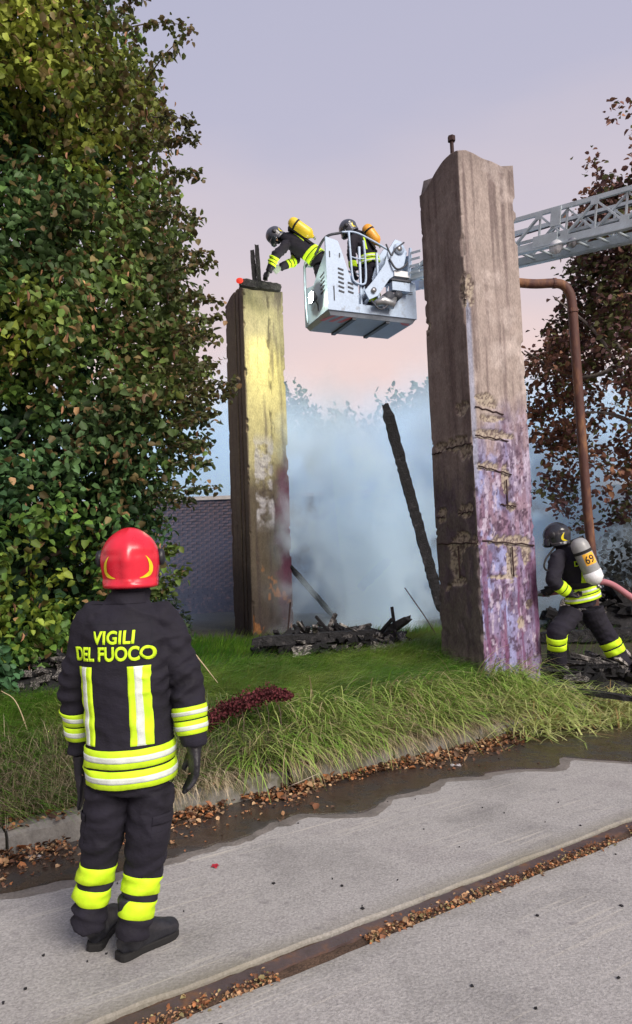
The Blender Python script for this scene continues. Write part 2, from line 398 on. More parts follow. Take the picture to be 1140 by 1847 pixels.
# ------------------------------------------------------------------ gate pillars
def pillar(corner, a, w, d, H, z0, label, seed, paint, recess):
    """corner = corner nearest the camera; a = direction of the right-hand face; w, d widths"""
    ux, uy = np.array([cos(a), sin(a)]), np.array([-sin(a), cos(a)])
    st_ = .013
    nw, nd, nh = int(w / st_), int(d / st_), int(H / .016)
    # perimeter: left face (far -> corner), right face (corner -> right), back faces coarse
    per = []
    for i in range(nd): per.append((0, d * (1 - i / nd), 0))
    for i in range(nw): per.append((w * i / nw, 0, 1))
    for i in range(10): per.append((w, d * i / 10, 2))
    for i in range(10): per.append((w * (1 - i / 10), d, 3))
    per = np.array(per); n = len(per)
    zz = np.r_[np.arange(nh + 1) / nh * H]
    U_, Z_ = np.meshgrid(np.arange(n), zz, indexing='xy')
    px = per[U_.ravel(), 0]; py = per[U_.ravel(), 1]; fc = per[U_.ravel(), 2].astype(int); z = Z_.ravel()
    # rounded arrises: pull the corners in
    cx, cy = w / 2, d / 2
    ex, ey = np.minimum(px, w - px), np.minimum(py, d - py)
    edge = np.maximum(ex, ey)      # distance from nearest corner along the face
    nzp = fbm(np.c_[px * 3, py * 3, z * 3], 4, seed) - .5
    chipn = fbm(np.c_[px * 2 + 9, py * 2, z * 7], 4, seed + 3)
    chip = .012 + .045 * sstep(.56, .70, chipn)
    pull = np.clip(1 - edge / chip, 0, 1) ** 1.5 * chip * .75
    # outward normal per face
    nx = np.select([fc == 0, fc == 1, fc == 2, fc == 3], [-1, 0, 1, 0]); ny = np.select([fc == 0, fc == 1, fc == 2, fc == 3], [0, -1, 0, 1])
    cdx = np.sign(cx - px) ; cdy = np.sign(cy - py)
    disp = .012 * nzp
    hc = {0: d - py, 1: px}  # horizontal face coordinate (left face measured from its left edge ... from far edge)
    hface = np.where(fc == 0, d - py, px)
    col, dd = paint(fc, hface, z, w, d, H)
    disp = disp + dd
    X = px + cdx * pull * .7 + nx * disp; Y = py + cdy * pull * .7 + ny * disp
    # ragged top
    top = (z > H - 1e-6)
    Zt = z - np.where(z > H - .25, (z - H + .25) / .25 * (.03 + .06 * (fbm(np.c_[px * 3, py * 3, 0 * z], 3, seed + 8)) +   .05 * np.clip(1 - edge / .12, 0, 1) * fbm(np.c_[px * 9, py * 9, 0 * z], 2, seed)), 0)
    Zt = Zt - recess(fc, hface, z, w, d, H)
    V = np.c_[X, Y, Zt]
    nr = len(zz)
    idx = np.arange(nr * n).reshape(nr, n)
    Fq = np.stack([idx[:-1, :], np.roll(idx[:-1, :], -1, 1), np.roll(idx[1:, :], -1, 1), idx[1:, :]], -1).reshape(-1, 4)
    # top cap: shrink rings
    k0 = len(V); ring = V[idx[-1]]; cent = ring.mean(0)
    r1 = cent + (ring - cent) * .6; r1[:, 2] += .02 * (fbm(r1 * 6, 3, seed) - .3); c1 = cent[None] + [[0, 0, .03]]
    V = np.r_[V, r1, c1]; col = np.r_[col, np.tile(col[idx[-1]].mean(0), (n + 1, 1)) * .7]
    a1 = idx[-1]; b1 = k0 + np.arange(n)
    F2 = np.stack([a1, np.roll(a1, -1), np.roll(b1, -1), b1], -1)
    Fq = np.r_[Fq, F2]
    W = np.c_[V[:, 0] * ux[0] + V[:, 1] * uy[0], V[:, 0] * ux[1] + V[:, 1] * uy[1], V[:, 2]]
    # fan as quads with a doubled centre vertex
    cidx = len(W) - 1
    F3 = np.stack([b1, np.roll(b1, -1), np.full(n, cidx), np.full(n, cidx)], -1)
    me_v = W
    root = thing('gate_pillar', (corner[0], corner[1], z0), label, 'pillar', 'concrete gate pillars')
    # triangles for the cap in its own small array: use from_pydata for both
    me = bpy.data.meshes.new('pillar_shaft')
    me.from_pydata(me_v.tolist(), [], Fq.tolist() + np.stack([b1, np.roll(b1, -1), np.full(n, cidx)], -1).tolist())
    ca = me.color_attributes.new('Col', 'FLOAT_COLOR', 'POINT')
    ca.data.foreach_set('color', np.c_[np.clip(col, 0.004, 1), np.ones(len(col))].astype(np.float32).ravel())
    link('shaft', me, M_PILLAR, root, smooth=True)
    return root, ux, uy

def mixc(a, b, f): return a * (1 - f[:, None]) + b * f[:, None]
C3 = lambda *c: np.array([c])
def paint_right(fc, h, z, w, d, H):
    N = len(z); one = np.ones(N)
    p = np.c_[h * 2 + fc * 17, h * 0, z * 2]
    streak = fbm(np.c_[h * 16 + fc * 31, 0 * h, z * .9], 4, 21)
    blot = fbm(np.c_[h * 5 + fc * 13, 0 * h, z * 5], 5, 22)
    big = fbm(np.c_[h * 2 + fc * 13, 0 * h, z * 1.5], 3, 23)
    col = np.tile(C3(.31, .26, .24), (N, 1))
    col = mixc(col, C3(.17, .135, .13), sstep(.45, .75, streak))
    col = mixc(col, C3(.46, .40, .38), sstep(.50, .75, blot) * .6)
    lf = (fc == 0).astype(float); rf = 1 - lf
    col = mixc(col, C3(.12, .088, .085), lf * (.62 + .35 * (streak - .5)))      # left face browner and darker, its shade put into the colour
    col = mixc(col, C3(.10, .08, .08), sstep(H - .5, H - .1, z) * .35)
    # scorched belt: soot and pale spalls, with violet light painted into the colour
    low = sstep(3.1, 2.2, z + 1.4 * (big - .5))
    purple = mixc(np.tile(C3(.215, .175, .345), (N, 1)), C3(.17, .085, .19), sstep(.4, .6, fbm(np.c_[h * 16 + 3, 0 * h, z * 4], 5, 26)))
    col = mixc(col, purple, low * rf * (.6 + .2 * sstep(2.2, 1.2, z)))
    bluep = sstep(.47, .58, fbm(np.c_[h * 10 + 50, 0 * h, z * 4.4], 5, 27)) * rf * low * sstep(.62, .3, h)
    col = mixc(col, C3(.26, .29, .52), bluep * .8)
    brown = low * lf
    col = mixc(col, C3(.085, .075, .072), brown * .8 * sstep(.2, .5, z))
    soot = sstep(.47, .66, fbm(np.c_[h * 13 + fc * 9, 0 * h, z * 7], 6, 28)) * low
    col = mixc(col, C3(.075, .05, .09), soot * (.62 * rf + .40 * lf) * sstep(.2, 1.0, z))
    fleck = sstep(.60, .66, fbm(np.c_[h * 34 + fc * 5, 0 * h, z * 30], 3, 36)) * low * (.4 + .6 * rf)
    col = mixc(col, C3(.06, .035, .06), fleck * .8)
    pale = sstep(.62, .68, fbm(np.c_[h * 22 + 9, 0 * h, z * 12], 4, 37)) * low * rf
    col = mixc(col, C3(.42, .37, .48), pale * .8)
    drip = sstep(.55, .66, fbm(np.c_[h * 26 + fc * 9, 0 * h, z * 1.3], 4, 29)) * low * rf * sstep(1.7, 1.0, z)
    col = mixc(col, C3(.13, .05, .11), drip * .8)
    disp = -.02 * soot * (blot - .2)
    # spalled patches round the exposed reinforcement
    sp = np.zeros(N)
    for (f, hh, zc, rh, rz) in SPALL_R:
        q = ((h - hh) / rh) ** 2 + ((z - zc) / rz) ** 2 + 2.6 * (fbm(np.c_[h * 14, 0 * h + fc, z * 14], 4, 31) - .5)
        sp = np.maximum(sp, sstep(1.15, .85, q) * (fc == f))
    agg = fbm(np.c_[h * 50, 0 * h + fc, z * 50], 3, 33)
    spc = mixc(np.tile(C3(.36, .31, .25), (N, 1)), C3(.13, .10, .09), sstep(.48, .6, agg))
    col = mixc(col, spc, sp * .9)
    disp = disp - sp * (.018 + .02 * (agg - .4))
    # pale mortar line round
    # grey conduit stripe scar on the arris
    ar = np.where(fc == 0, d - h, h)
    scar = sstep(.075, .05, ar) * (fc == 1) * sstep(2.1, 2.4, z) * sstep(4.35, 4.25, z)
    col = mixc(col, C3(.25, .27, .36), scar * .8)
    disp = disp - .012 * scar
    return col, disp
SPALL_R = [(0, .60, 3.10, .12, .08), (0, .52, 2.72, .22, .09), (0, .62, 2.62, .10, .10), (0, .20, 2.73, .12, .05), (0, .14, 1.95, .08, .10), (0, .58, 1.96, .12, .08), (0, .45, 1.62, .22, .10),
           (0, .36, 1.40, .10, .2), (0, .40, 1.18, .12, .06), (0, .68, 1.62, .06, .06), (0, .20, 1.1, .05, .05),
           (1, .22, 3.18, .13, .09), (1, .28, 2.98, .16, .04), (1, .26, 2.80, .30, .05), (1, .18, 2.45, .16, .05), (1, .44, 2.32, .06, .18), (1, .50, 2.0, .07, .05), (1, .42, 1.62, .34, .07),
           (1, .46, 1.40, .09, .2), (1, .70, 1.45, .06, .12), (1, .55, .72, .07, .07), (1, .68, .9, .05, .05), (1, .35, 1.22, .2, .03),
           (1, .06, 4.42, .07, .17), (0, .72, 4.40, .05, .17), (0, .05, 4.2, .05, .12)]
def rec_right(fc, h, z, w, d, H):
    # broken-away far left corner of the head
    hh = np.where(fc == 0, h, np.where(fc == 3, .0 + h, 9))
    return np.where((z > H - .3), sstep(H - .3, H, z) * .26 * sstep(.5, 0, np.where(fc == 0, h, 9)), 0) \
        + np.where((z > H - .3) & (fc == 1), sstep(H - .3, H, z) * .10 * sstep(.1, w, h), 0)
A_P = radians(28)
z0r = .25
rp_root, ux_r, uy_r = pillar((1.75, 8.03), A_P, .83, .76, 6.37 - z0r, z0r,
    'nearer, taller-looking concrete gate pillar, scorched and spalled low down with violet light painted in', 3, paint_right, rec_right)
M_REBAR = mat('rebar', (.05, .03, .03), var=.3, rough=.8, metal=.4)
for (f, h0, z_0, h1, z_1) in [(0, .30, 2.70, .74, 2.70), (0, .02, 2.68, .2, 2.68), (0, .45, 1.94, .7, 1.95), (0, .05, 1.93, .2, 1.92), (0, .05, 1.62, .74, 1.60), (0, .42, 1.58, .42, 1.22),
                              (1, .05, 3.10, .45, 3.04), (1, .03, 2.78, .5, 2.74), (1, .05, 2.44, .52, 2.36), (1, .44, 2.3, .44, 2.0), (1, .34, 2.02, .56, 2.0), (1, .05, 1.62, .80, 1.56), (1, .47, 1.55, .47, 1.22)]:
    bm = bmesh.new()
    pts = []
    for k in range(9):
        q = k / 8; hh = h0 + (h1 - h0) * q; zz = z_0 + (z_1 - z_0) * q + .008 * sin(k * 2.3)
        if f == 0: xy = (-.006, .76 - hh)
        else: xy = (hh, -.006)
        pts.append((xy[0] * ux_r[0] + xy[1] * uy_r[0], xy[0] * ux_r[1] + xy[1] * uy_r[1], zz))
    tube(bm, pts, .009, 6); from_bm('reinforcement_bar', bm, M_REBAR, rp_root, smooth=True)
# bolt on the pillar head
bm = bmesh.new()
q = .30 * 0 * ux_r + .12 * ux_r * 0 + uy_r * .22 + ux_r * .10
tube(bm, [(q[0], q[1], 5.9), (q[0], q[1], 6.30)], .022, 8); tube(bm, [(q[0], q[1], 6.28), (q[0] , q[1], 6.34)], .045, 6)
from_bm('bolt', bm, M_REBAR, rp_root)

def paint_left(fc, h, z, w, d, H):
    N = len(z)
    streak = fbm(np.c_[h * 14 + fc * 31, 0 * h, z * .8], 4, 41); blot = fbm(np.c_[h * 6 + fc * 13, 0 * h, z * 5], 5, 42)
    col = np.tile(C3(.33, .30, .18), (N, 1))  # base tone carries the yellow of the lamp light
    col = mixc(col, C3(.15, .13, .10), sstep(.48, .75, streak))
    col = mixc(col, C3(.13, .11, .11), sstep(H - .7, H - .1, z + .5 * (blot - .5)) * .8 * sstep(.2, .9, fbm(np.c_[h * 7, 0 * h, z * 2], 3, 43) + .1))
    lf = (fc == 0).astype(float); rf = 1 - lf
    col = mixc(col, C3(.12, .085, .075), lf * .75); col = mixc(col, C3(.04, .032, .032), lf * sstep(2.6, .8, z + .9 * (blot - .5)) * .7)  # unlit left face: shade put into its brown, charred lower down
    # grooves on the left face
    gro = (sstep(.035, .015, np.abs(h - .50)) + sstep(.03, .01, np.abs(h - .66))) * lf
    # dark drip line down the right face
    line = sstep(.05, .01, np.abs(h - .47 - .03 * (blot - .5) * 4)) * rf * sstep(.42, .55, fbm(np.c_[h * 20, 0 * h, z * 4], 3, 46))
    col = mixc(col, C3(.06, .05, .04), line * .8)
    low = sstep(3.5, 2.7, z + 1.0 * (fbm(np.c_[h * 4, 0 * h, z * 2], 3, 47) - .5))
    grey = sstep(.06, .03, np.abs(h - .30) - .12 - .1 * (blot - .5)) * sstep(1.9, 2.2, z) * sstep(3.7, 3.4, z) * rf
    col = mixc(col, C3(.060, .045, .042), low * rf * .85)
    pur = sstep(.45, .65, h + .3 * (blot - .5)) * low * rf
    col = mixc(col, C3(.11, .035, .07), pur * .85)
    col = mixc(col, C3(.34, .33, .36), grey * sstep(.4, .6, blot + .05) * .9)
    col = mixc(col, C3(.05, .04, .04), sstep(1.3, .3, z + .8 * (blot - .5)) * .8)
    rust = sstep(.68, .76, fbm(np.c_[h * 9, 0 * h, z * 7], 3, 49)) * rf * sstep(1.5, 1.1, z)
    col = mixc(col, C3(.35, .15, .05), rust * .6)
    sp = sstep(.50, .62, fbm(np.c_[h * 22 + fc, 0 * h, z * 22], 3, 50)) * grey
    disp = -.03 * gro - .010 * line - .010 * sp - .006 * sstep(.6, .7, blot) * low
    return col, disp
def rec_left(fc, h, z, w, d, H):
    return np.where((z > H - .3), sstep(H - .3, H, z) * .10 * sstep(.4, 0, np.where(fc == 0, h, 9)), 0)
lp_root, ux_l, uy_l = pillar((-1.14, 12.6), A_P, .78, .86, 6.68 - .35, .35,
    'farther gate pillar, with charred foot, lit by the basket lamp, whose yellow light is also painted in', 13, paint_left, rec_left)
for o in (rp_root, lp_root, kerb): o['kind'] = 'thing'

# ------------------------------------------------------------------ brick wall behind the yard
WY = 20.0
wall = thing('brick_wall', (0, WY, .4), 'long grey-red brick wall with pale coping behind the smoke', 'wall'); wall['kind'] = 'thing'
bm = bmesh.new(); box(bm, (0, .14, 1.58), (44, .2, 3.16)); from_bm('wall_core', bm, M_MORTAR, wall)
bm = bmesh.new(); box(bm, (0, .1, 3.21), (44.1, .36, .1)); from_bm('coping', bm, mat('coping', (.36, .34, .33), rough=.9), wall)
bme = []
for v in range(4):
    b2 = bmesh.new(); box(b2, (0, 0, 0), (.235, .06, .062), jit=.004); me = bpy.data.meshes.new('brick'); b2.to_mesh(me); b2.free(); me.materials.append(M_BRICK); bme.append(me)
bm = bmesh.new(); nb = 0
for j in range(40):
    z = .04 + j * .0785
    for i in range(-88, 88):
        x = (i + .5 * (j % 2)) * .25
        y = .03 + random.uniform(-.012, .008)
        if -4.35 < x < -2.3 and z > .8 and nb < 300:
            o = bpy.data.objects.new('brick', bme[nb % 4]); COL.objects.link(o); o.parent = wall; o.location = (x, y - .01, z); nb += 1
        else:
            hw = .1175
            vs = [bm.verts.new((x + a * hw, y + b * .03, z + c * .031)) for a in (-1, 1) for b in (-1, 1) for c in (-1, 1)]
            for f in ((0, 4, 5, 1), (0, 1, 3, 2), (4, 6, 7, 5), (1, 5, 7, 3), (0, 2, 6, 4)): bm.faces.new([vs[q] for q in f])
o = from_bm('bricks', bm, M_BRICK, wall); o['kind'] = 'stuff'

# ------------------------------------------------------------------ leaves and trees
def leaves_np(cen, dirs, nor, size, cols, asp=.7, fold=.18):
    """6-vertex folded leaves: dirs along the midrib, nor the face normal"""
    n = len(cen); dirs = dirs / np.linalg.norm(dirs, axis=1)[:, None]
    sd = np.cross(dirs, nor); sd /= np.linalg.norm(sd, axis=1)[:, None] + 1e-9
    up = np.cross(sd, dirs)
    sh = [(0, 0, 0), (-.36, .28, 1), (-.30, .68, 1), (0, 1, .3), (.30, .68, 1), (.36, .28, 1)]
    V = np.empty((n, 6, 3)); s = np.asarray(size)[:, None]
    curl = RNG.uniform(-.35, .15, (n, 1))
    for k, (a, b, c) in enumerate(sh):
        V[:, k] = cen + sd * (a * asp / .7 * s) + dirs * (b * s) + up * ((c * fold + curl * b * b) * s)
    i = np.arange(n)[:, None] * 6
    F_ = np.concatenate([i + [0, 1, 2, 3], i + [0, 3, 4, 5]], 0)
    return V.reshape(-1, 3), F_, np.repeat(cols, 6, 0)
def rdir(n): 
    v = RNG.normal(size=(n, 3)); return v / np.linalg.norm(v, axis=1)[:, None]

def foliage(centres, per, spread, size, colf, droop=.5, asp=.7):
    """leaves round the clump centres, hung along short drooping twigs"""
    n = len(centres) * per
    c = np.repeat(centres, per, 0)
    tw = np.repeat(rdir(len(centres)), per, 0); tw[:, 2] = tw[:, 2] * .5 - droop * .6
    u = RNG.uniform(-1, 1, (n, 1)) * spread
    pos = c + tw * u + RNG.normal(size=(n, 3)) * spread * .42
    d = rdir(n); d[:, 2] = d[:, 2] * .6 - droop
    nr = rdir(n); nr[:, 2] = abs(nr[:, 2]) + .4
    sz = size * RNG.uniform(.6, 1.25, n)
    return pos, d, nr, sz, colf(pos, np.repeat(centres, per, 0))

def limb(bm, pts, r0, r1, n=7, k=5):
    V = catmull(pts, k); loft(bm, V, [r0 + (r1 - r0) * i / (len(V) - 1) for i in range(len(V))], (1, 0, 0), n)

# ---- big tree on the left
TX, TY = -4.3, 8.9
edge_y = np.array([0, 60, 100, 150, 200, 260, 300, 360, 400, 450, 480, 520, 560, 610, 650, 690, 720, 745, 790, 830, 870, 910, 960, 1010, 1060, 1100, 1130])
edge_x = np.array([240, 275, 290, 285, 300, 300, 325, 330, 320, 330, 345, 355, 362, 362, 345, 365, 385, 340, 345, 350, 325, 310, 285, 290, 290, 230, 190])
ez = np.array([P(a, b, 7.9)[2] for a, b in zip(edge_x, edge_y)])[::-1]; ex_ = np.array([P(a, b, 7.9)[0] for a, b in zip(edge_x, edge_y)])[::-1]
def crown_edge(z): return np.interp(z, ez, ex_)
N0 = 8600
cx = []
while len(cx) < N0:
    z = RNG.uniform(.55, 9.6, 4000); th = RNG.uniform(0, 2 * pi, 4000); r = RNG.uniform(0, 1, 4000) ** .33
    er = crown_edge(np.minimum(z, ez.max())) - .12
    er = np.where(z > 8.2, er - (z - 8.2) * .8, er)
    x = TX + (er - TX) * r * np.cos(th) ; y = TY + 2.55 * r * np.sin(th)
    x = np.where(np.cos(th) < 0, TX + 3.0 * r * np.cos(th), x)
    p = np.c_[x, y, z]
    clump = fbm(p * 1.15, 3, 61)
    keep = (clump > .445) & (RNG.random(4000) < np.where(np.sin(th) < .2, 1, .35))
    keep &= ~((z < 1.0) & (x > -2.8))
    cx += p[keep].tolist()
cen = np.array(cx[:N0])
def leftcol(pos, c):
    n = len(pos)
    g = fbm(c * 1.2, 3, 71); g2 = fbm(c * .7 + 9, 2, 72)
    edge = np.clip((c[:, 0] + 3.6) / 2.2, 0, 1)
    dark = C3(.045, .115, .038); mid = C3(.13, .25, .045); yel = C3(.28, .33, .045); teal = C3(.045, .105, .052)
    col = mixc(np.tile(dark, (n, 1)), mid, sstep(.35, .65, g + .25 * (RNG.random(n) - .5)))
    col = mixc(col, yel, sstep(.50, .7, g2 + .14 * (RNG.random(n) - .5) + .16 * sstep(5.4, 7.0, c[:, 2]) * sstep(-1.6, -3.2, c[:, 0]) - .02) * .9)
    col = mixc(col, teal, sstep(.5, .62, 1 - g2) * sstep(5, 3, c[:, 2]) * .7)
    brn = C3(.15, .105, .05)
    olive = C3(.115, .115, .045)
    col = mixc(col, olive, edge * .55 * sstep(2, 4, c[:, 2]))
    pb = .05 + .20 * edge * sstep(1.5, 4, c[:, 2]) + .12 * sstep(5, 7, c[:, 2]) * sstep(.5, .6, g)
    isb = (RNG.random(n) < pb).astype(float)
    col = mixc(col, brn * 1.0, isb * .85)
    tan = (RNG.random(n) < .035).astype(float)
    col = mixc(col, C3(.42, .25, .13), tan * .9)
    return col * RNG.uniform(.7, 1.35, (n, 1))
pos, d, nr, sz, cl = foliage(cen, 13, .15, .094, leftcol, .6)
cl = cl * np.repeat(RNG.uniform(.65, 1.35, len(cen)), 13)[:, None] * (.75 + .6 * sstep(.4, .6, fbm(pos * 2.1, 2, 75)))[:, None]
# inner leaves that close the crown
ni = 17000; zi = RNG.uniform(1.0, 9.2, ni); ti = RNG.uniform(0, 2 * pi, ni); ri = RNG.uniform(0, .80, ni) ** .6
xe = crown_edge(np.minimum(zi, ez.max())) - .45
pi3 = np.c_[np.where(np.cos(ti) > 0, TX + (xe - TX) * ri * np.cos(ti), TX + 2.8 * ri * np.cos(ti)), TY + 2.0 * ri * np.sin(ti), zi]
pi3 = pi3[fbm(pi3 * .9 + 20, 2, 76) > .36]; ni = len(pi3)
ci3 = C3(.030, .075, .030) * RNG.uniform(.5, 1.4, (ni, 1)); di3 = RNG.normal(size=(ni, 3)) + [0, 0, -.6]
# narrow hanging seed bracts
ns = 1500
ci = RNG.integers(0, len(cen), ns); p2 = cen[ci] + RNG.normal(size=(ns, 3)) * .15
d2 = RNG.normal(size=(ns, 3)) * .18 + [0, 0, -1]
c2 = C3(.36, .19, .11) * RNG.uniform(.5, 1.15, (ns, 1))
# fine sprays that stick out against the sky
spray = [((250, 40), (335, 45), 7.8), ((290, 130), (340, 60), 7.8), ((300, 200), (352, 225), 7.9), ((310, 250), (355, 250), 7.9), ((320, 300), (358, 320), 7.9), ((310, 370), (357, 395), 8.0),
         ((330, 450), (380, 460), 8.0), ((330, 480), (385, 480), 8.0), ((340, 530), (398, 545), 8.0), ((340, 590), (400, 570), 8.0), ((350, 610), (390, 605), 8.0), ((340, 690), (425, 690), 8.1),
         ((350, 700), (420, 705), 8.1), ((330, 720), (415, 718), 8.1), ((330, 760), (385, 745), 8.1), ((320, 800), (385, 800), 8.1), ((320, 830), (380, 835), 8.1), ((300, 880), (390, 882), 8.1),
         ((290, 890), (350, 900), 8.1), ((290, 1060), (335, 1030), 7.2), ((280, 1000), (320, 990), 7.2), ((240, 20), (262, -20), 7.8), ((280, 1080), (310, 1060), 7.2), ((300, 660), (395, 655), 8)]
sp_c = []; bmt = bmesh.new()
for (a, b, dd) in spray:
    A = P(a[0] - 25, a[1] + 12, dd); B = P(*b, dd)
    mid = (A + B) / 2 + [0, 0, .05]
    limb(bmt, [A, mid, B], .009, .003, 5, 4)
    for q in np.linspace(.1, 1, 9): sp_c.append(A * (1 - q) + B * q + [0, 0, .10 * q * (1 - q)])
sp_c = np.array(sp_c)
pos3, d3, nr3, sz3, cl3 = foliage(sp_c, 10, .07, .068, leftcol, .4)
cl3 = mixc(cl3, C3(.075, .05, .03), np.full(len(cl3), .45))
tree = thing('broadleaf_tree', (TX, TY, .3), 'large dense broadleaf tree with green, olive and browning leaves filling the left side', 'tree')
off = np.array([TX, TY, .3])
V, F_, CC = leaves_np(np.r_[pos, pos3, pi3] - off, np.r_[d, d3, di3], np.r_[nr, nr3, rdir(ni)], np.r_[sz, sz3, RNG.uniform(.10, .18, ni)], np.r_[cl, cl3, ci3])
Vb, Fb, Cb = leaves_np(p2 - off, d2, rdir(ns), RNG.uniform(.06, .11, ns), c2, .26, .25)
o = from_np('seed_bracts', Vb, Fb, M_DRYLEAF, tree, Cb); o['kind'] = 'stuff'
# the leaves that show largest (nearest the camera) become parts of their own
allp = np.r_[pos, pos3, pi3]; dist = np.linalg.norm(allp - CAM, axis=1); rel = allp - CAM
xs = 570 + F_PX * (rel @ RT) / (rel @ FW); ysc = 923.5 - F_PX * (rel @ UP) / (rel @ FW)
dist = np.where((xs > 0) & (ysc > 0) & (ysc < 1200), dist, 99)
near = np.argsort(dist)[:300]; isn = np.zeros(len(allp), bool); isn[near] = True
Vn = V.reshape(-1, 6, 3); Cn = CC.reshape(-1, 6, 3)
keepV = Vn[~isn].reshape(-1, 3); keepC = Cn[~isn].reshape(-1, 3)
i = np.arange((~isn).sum())[:, None] * 6
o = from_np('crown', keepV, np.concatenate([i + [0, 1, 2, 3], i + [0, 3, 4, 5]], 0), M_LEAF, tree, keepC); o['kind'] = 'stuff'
for k in near:
    c0 = Vn[k, 0].copy()
    o = from_np('leaf', Vn[k] - c0, np.array([[0, 1, 2, 3], [0, 3, 4, 5]]), M_LEAF, tree, Cn[k]); o.location = c0
# trunk and limbs
bm = bmesh.new(); limb(bm, [(0, 0, -.2), (.05, 0, 2), (-.05, .1, 5), (0, 0, 8.6)], .20, .04, 10, 6); from_bm('trunk', bm, M_BARK, tree, smooth=True)
for k in range(26):
    z = 1.0 + k * .28; a = k * 2.4; L_ = 2.2
    e = np.array([L_ * cos(a) * 1.0, -abs(L_ * .8 * sin(a)) if k % 2 else L_ * .8 * sin(a), 1.0 + .3 * sin(k)])
    bm = bmesh.new(); limb(bm, [(0, 0, z), tuple(e * .5 + [0, 0, z + .1]), tuple(e + [0, 0, z])], .05, .012, 6, 4)
    from_bm('branch', bm, M_BARK, tree, smooth=True)
for v in bmt.verts: v.co -= Vector(off)
o = from_bm('twigs', bmt, M_BARK, tree, smooth=True); o['kind'] = 'stuff'

# ---- scorched tree on the right
T2 = np.array([5.35, 11.6, .3])
prof = [(150, 1128), (200, 1105), (255, 1080), (330, 1085), (380, 1065), (430, 1050), (480, 1045), (560, 1015), (590, 975), (640, 940), (700, 945), (760, 960), (800, 985), (850, 985), (900, 1010), (945, 1040)]
pz = np.array([P(b, a, 11.0)[2] for a, b in prof])[::-1]; pxx = np.array([P(b, a, 11.0)[0] for a, b in prof])[::-1]
cx = []
while len(cx) < 2100:
    n = 3000; z = RNG.uniform(pz.min(), pz.max() + .1, n); th = RNG.uniform(0, 2 * pi, n); r = RNG.uniform(0, 1, n) ** .45
    er = np.interp(z, pz, pxx) + .12; er = np.where(z > 8.7, er + (z - 8.7) * .8, er)
    x = np.where(np.cos(th) < 0, T2[0] + (T2[0] - er) * r * np.cos(th), T2[0] + 2.2 * r * np.cos(th)); y = T2[1] + 1.5 * r * np.sin(th)
    p = np.c_[x, y, z]; keep = fbm(p * 1.25 + 3, 3, 81) > .54
    cx += p[keep].tolist()
cen = np.array(cx[:2100])
def rightcol(pos, c):
    n = len(pos); g = fbm(c * 1.1, 3, 83)
    col = mixc(np.tile(C3(.15, .075, .07), (n, 1)), C3(.26, .13, .075), RNG.random(n))
    col = mixc(col, C3(.07, .05, .07), sstep(.4, .6, g) * .5)
    col = mixc(col, C3(.10, .12, .04), ((RNG.random(n) < .18) | ((g > .62) & (RNG.random(n) < .4))).astype(float) * .8)
    col = mixc(col, C3(.22, .11, .06), (RNG.random(n) < .05).astype(float) * .8)
    return col * RNG.uniform(.7, 1.4, (n, 1))
pos, d, nr, sz, cl = foliage(cen, 11, .17, .10, rightcol, .35, .8)
V, F_, CC = leaves_np(pos - T2, d, nr, sz, cl)
t2 = thing('broadleaf_tree', tuple(T2), 'scorched tree with dark red-brown leaves behind the bent rusty pipe', 'tree')
o = from_np('crown', V, F_, M_DRYLEAF, t2, CC); o['kind'] = 'stuff'
bm = bmesh.new(); limb(bm, [(1.5, 0, -.2), (1.0, -.1, 1.6), (-.05, -.6, 3.0), (-.5, -.5, 4.4)], .13, .06, 9, 6); from_bm('trunk', bm, M_BARKG, t2, smooth=True)
for k, e in enumerate([(-1.6, -.6, 5.3), (-1.2, -.2, 3.6), (.8, .3, 7.4), (0, -.3, 8.5), (.6, -.5, 5), (-1, .2, 6.2), (-.6, -.9, 2.6), (-1.9, .1, 4.7)]):
    bm = bmesh.new(); limb(bm, [(-.2, -.5, 3 + .2 * k), ((-.2 + e[0]) / 2, e[1], e[2] * .6 + 1.4), e], .045, .012, 6, 4); from_bm('branch', bm, M_BARKG, t2, smooth=True)

# ---- hazy trees beyond the wall
M_FAR = mat('far_leaf', attr=True, var=.2, scale=1, rough=.8, bump=0)
def fartree(x, y, h, w, seed):
    r = np.random.default_rng(seed); n = 190; c = []
    while len(c) < n:
        z = r.uniform(.1, 1); a = r.uniform(0, 2 * pi); q = r.uniform(0, 1) ** .5
        pr = w * (1 - ((z - .45) / .62) ** 2) ** .5 if abs(z - .45) < .6 else 0
        if pr <= 0: continue
        c.append((pr * q * cos(a), pr * q * sin(a), h * z))
    c = np.array(c); per = 26
    P_ = np.repeat(c, per, 0) + r.normal(size=(n * per, 3)) * [.34, .34, .30]
    # upright feathery shoots at the top
    tp = c[np.argsort(-c[:, 2])[:46]]; k = np.repeat(tp, 14, 0); k = k + np.c_[r.normal(size=(len(k), 2)) * .10 , np.tile(np.linspace(0, .95, 14), len(tp))]
    P_ = np.r_[P_, k]; m_ = len(P_)
    d_ = r.normal(size=(m_, 3)); d_[:, 2] += .3
    col = np.tile(C3(.045, .085, .05), (m_, 1)) * r.uniform(.5, 1.5, (m_, 1))
    V, F_, CC = leaves_np(P_, d_, r.normal(size=(m_, 3)), r.uniform(.14, .28, m_), col)
    t = thing('background_tree', (x, y, .3), 'hazy tree in the row showing blue through the smoke above the brick wall', 'tree', 'trees beyond the wall')
    from_np('crown', V, F_, M_FAR, t, CC)
    b = bmesh.new(); limb(b, [(0, 0, -.3), (.1, 0, h * .4), (0, 0, h * .8)], .16, .04, 7, 4); from_bm('trunk', b, M_BARK, t, smooth=True)
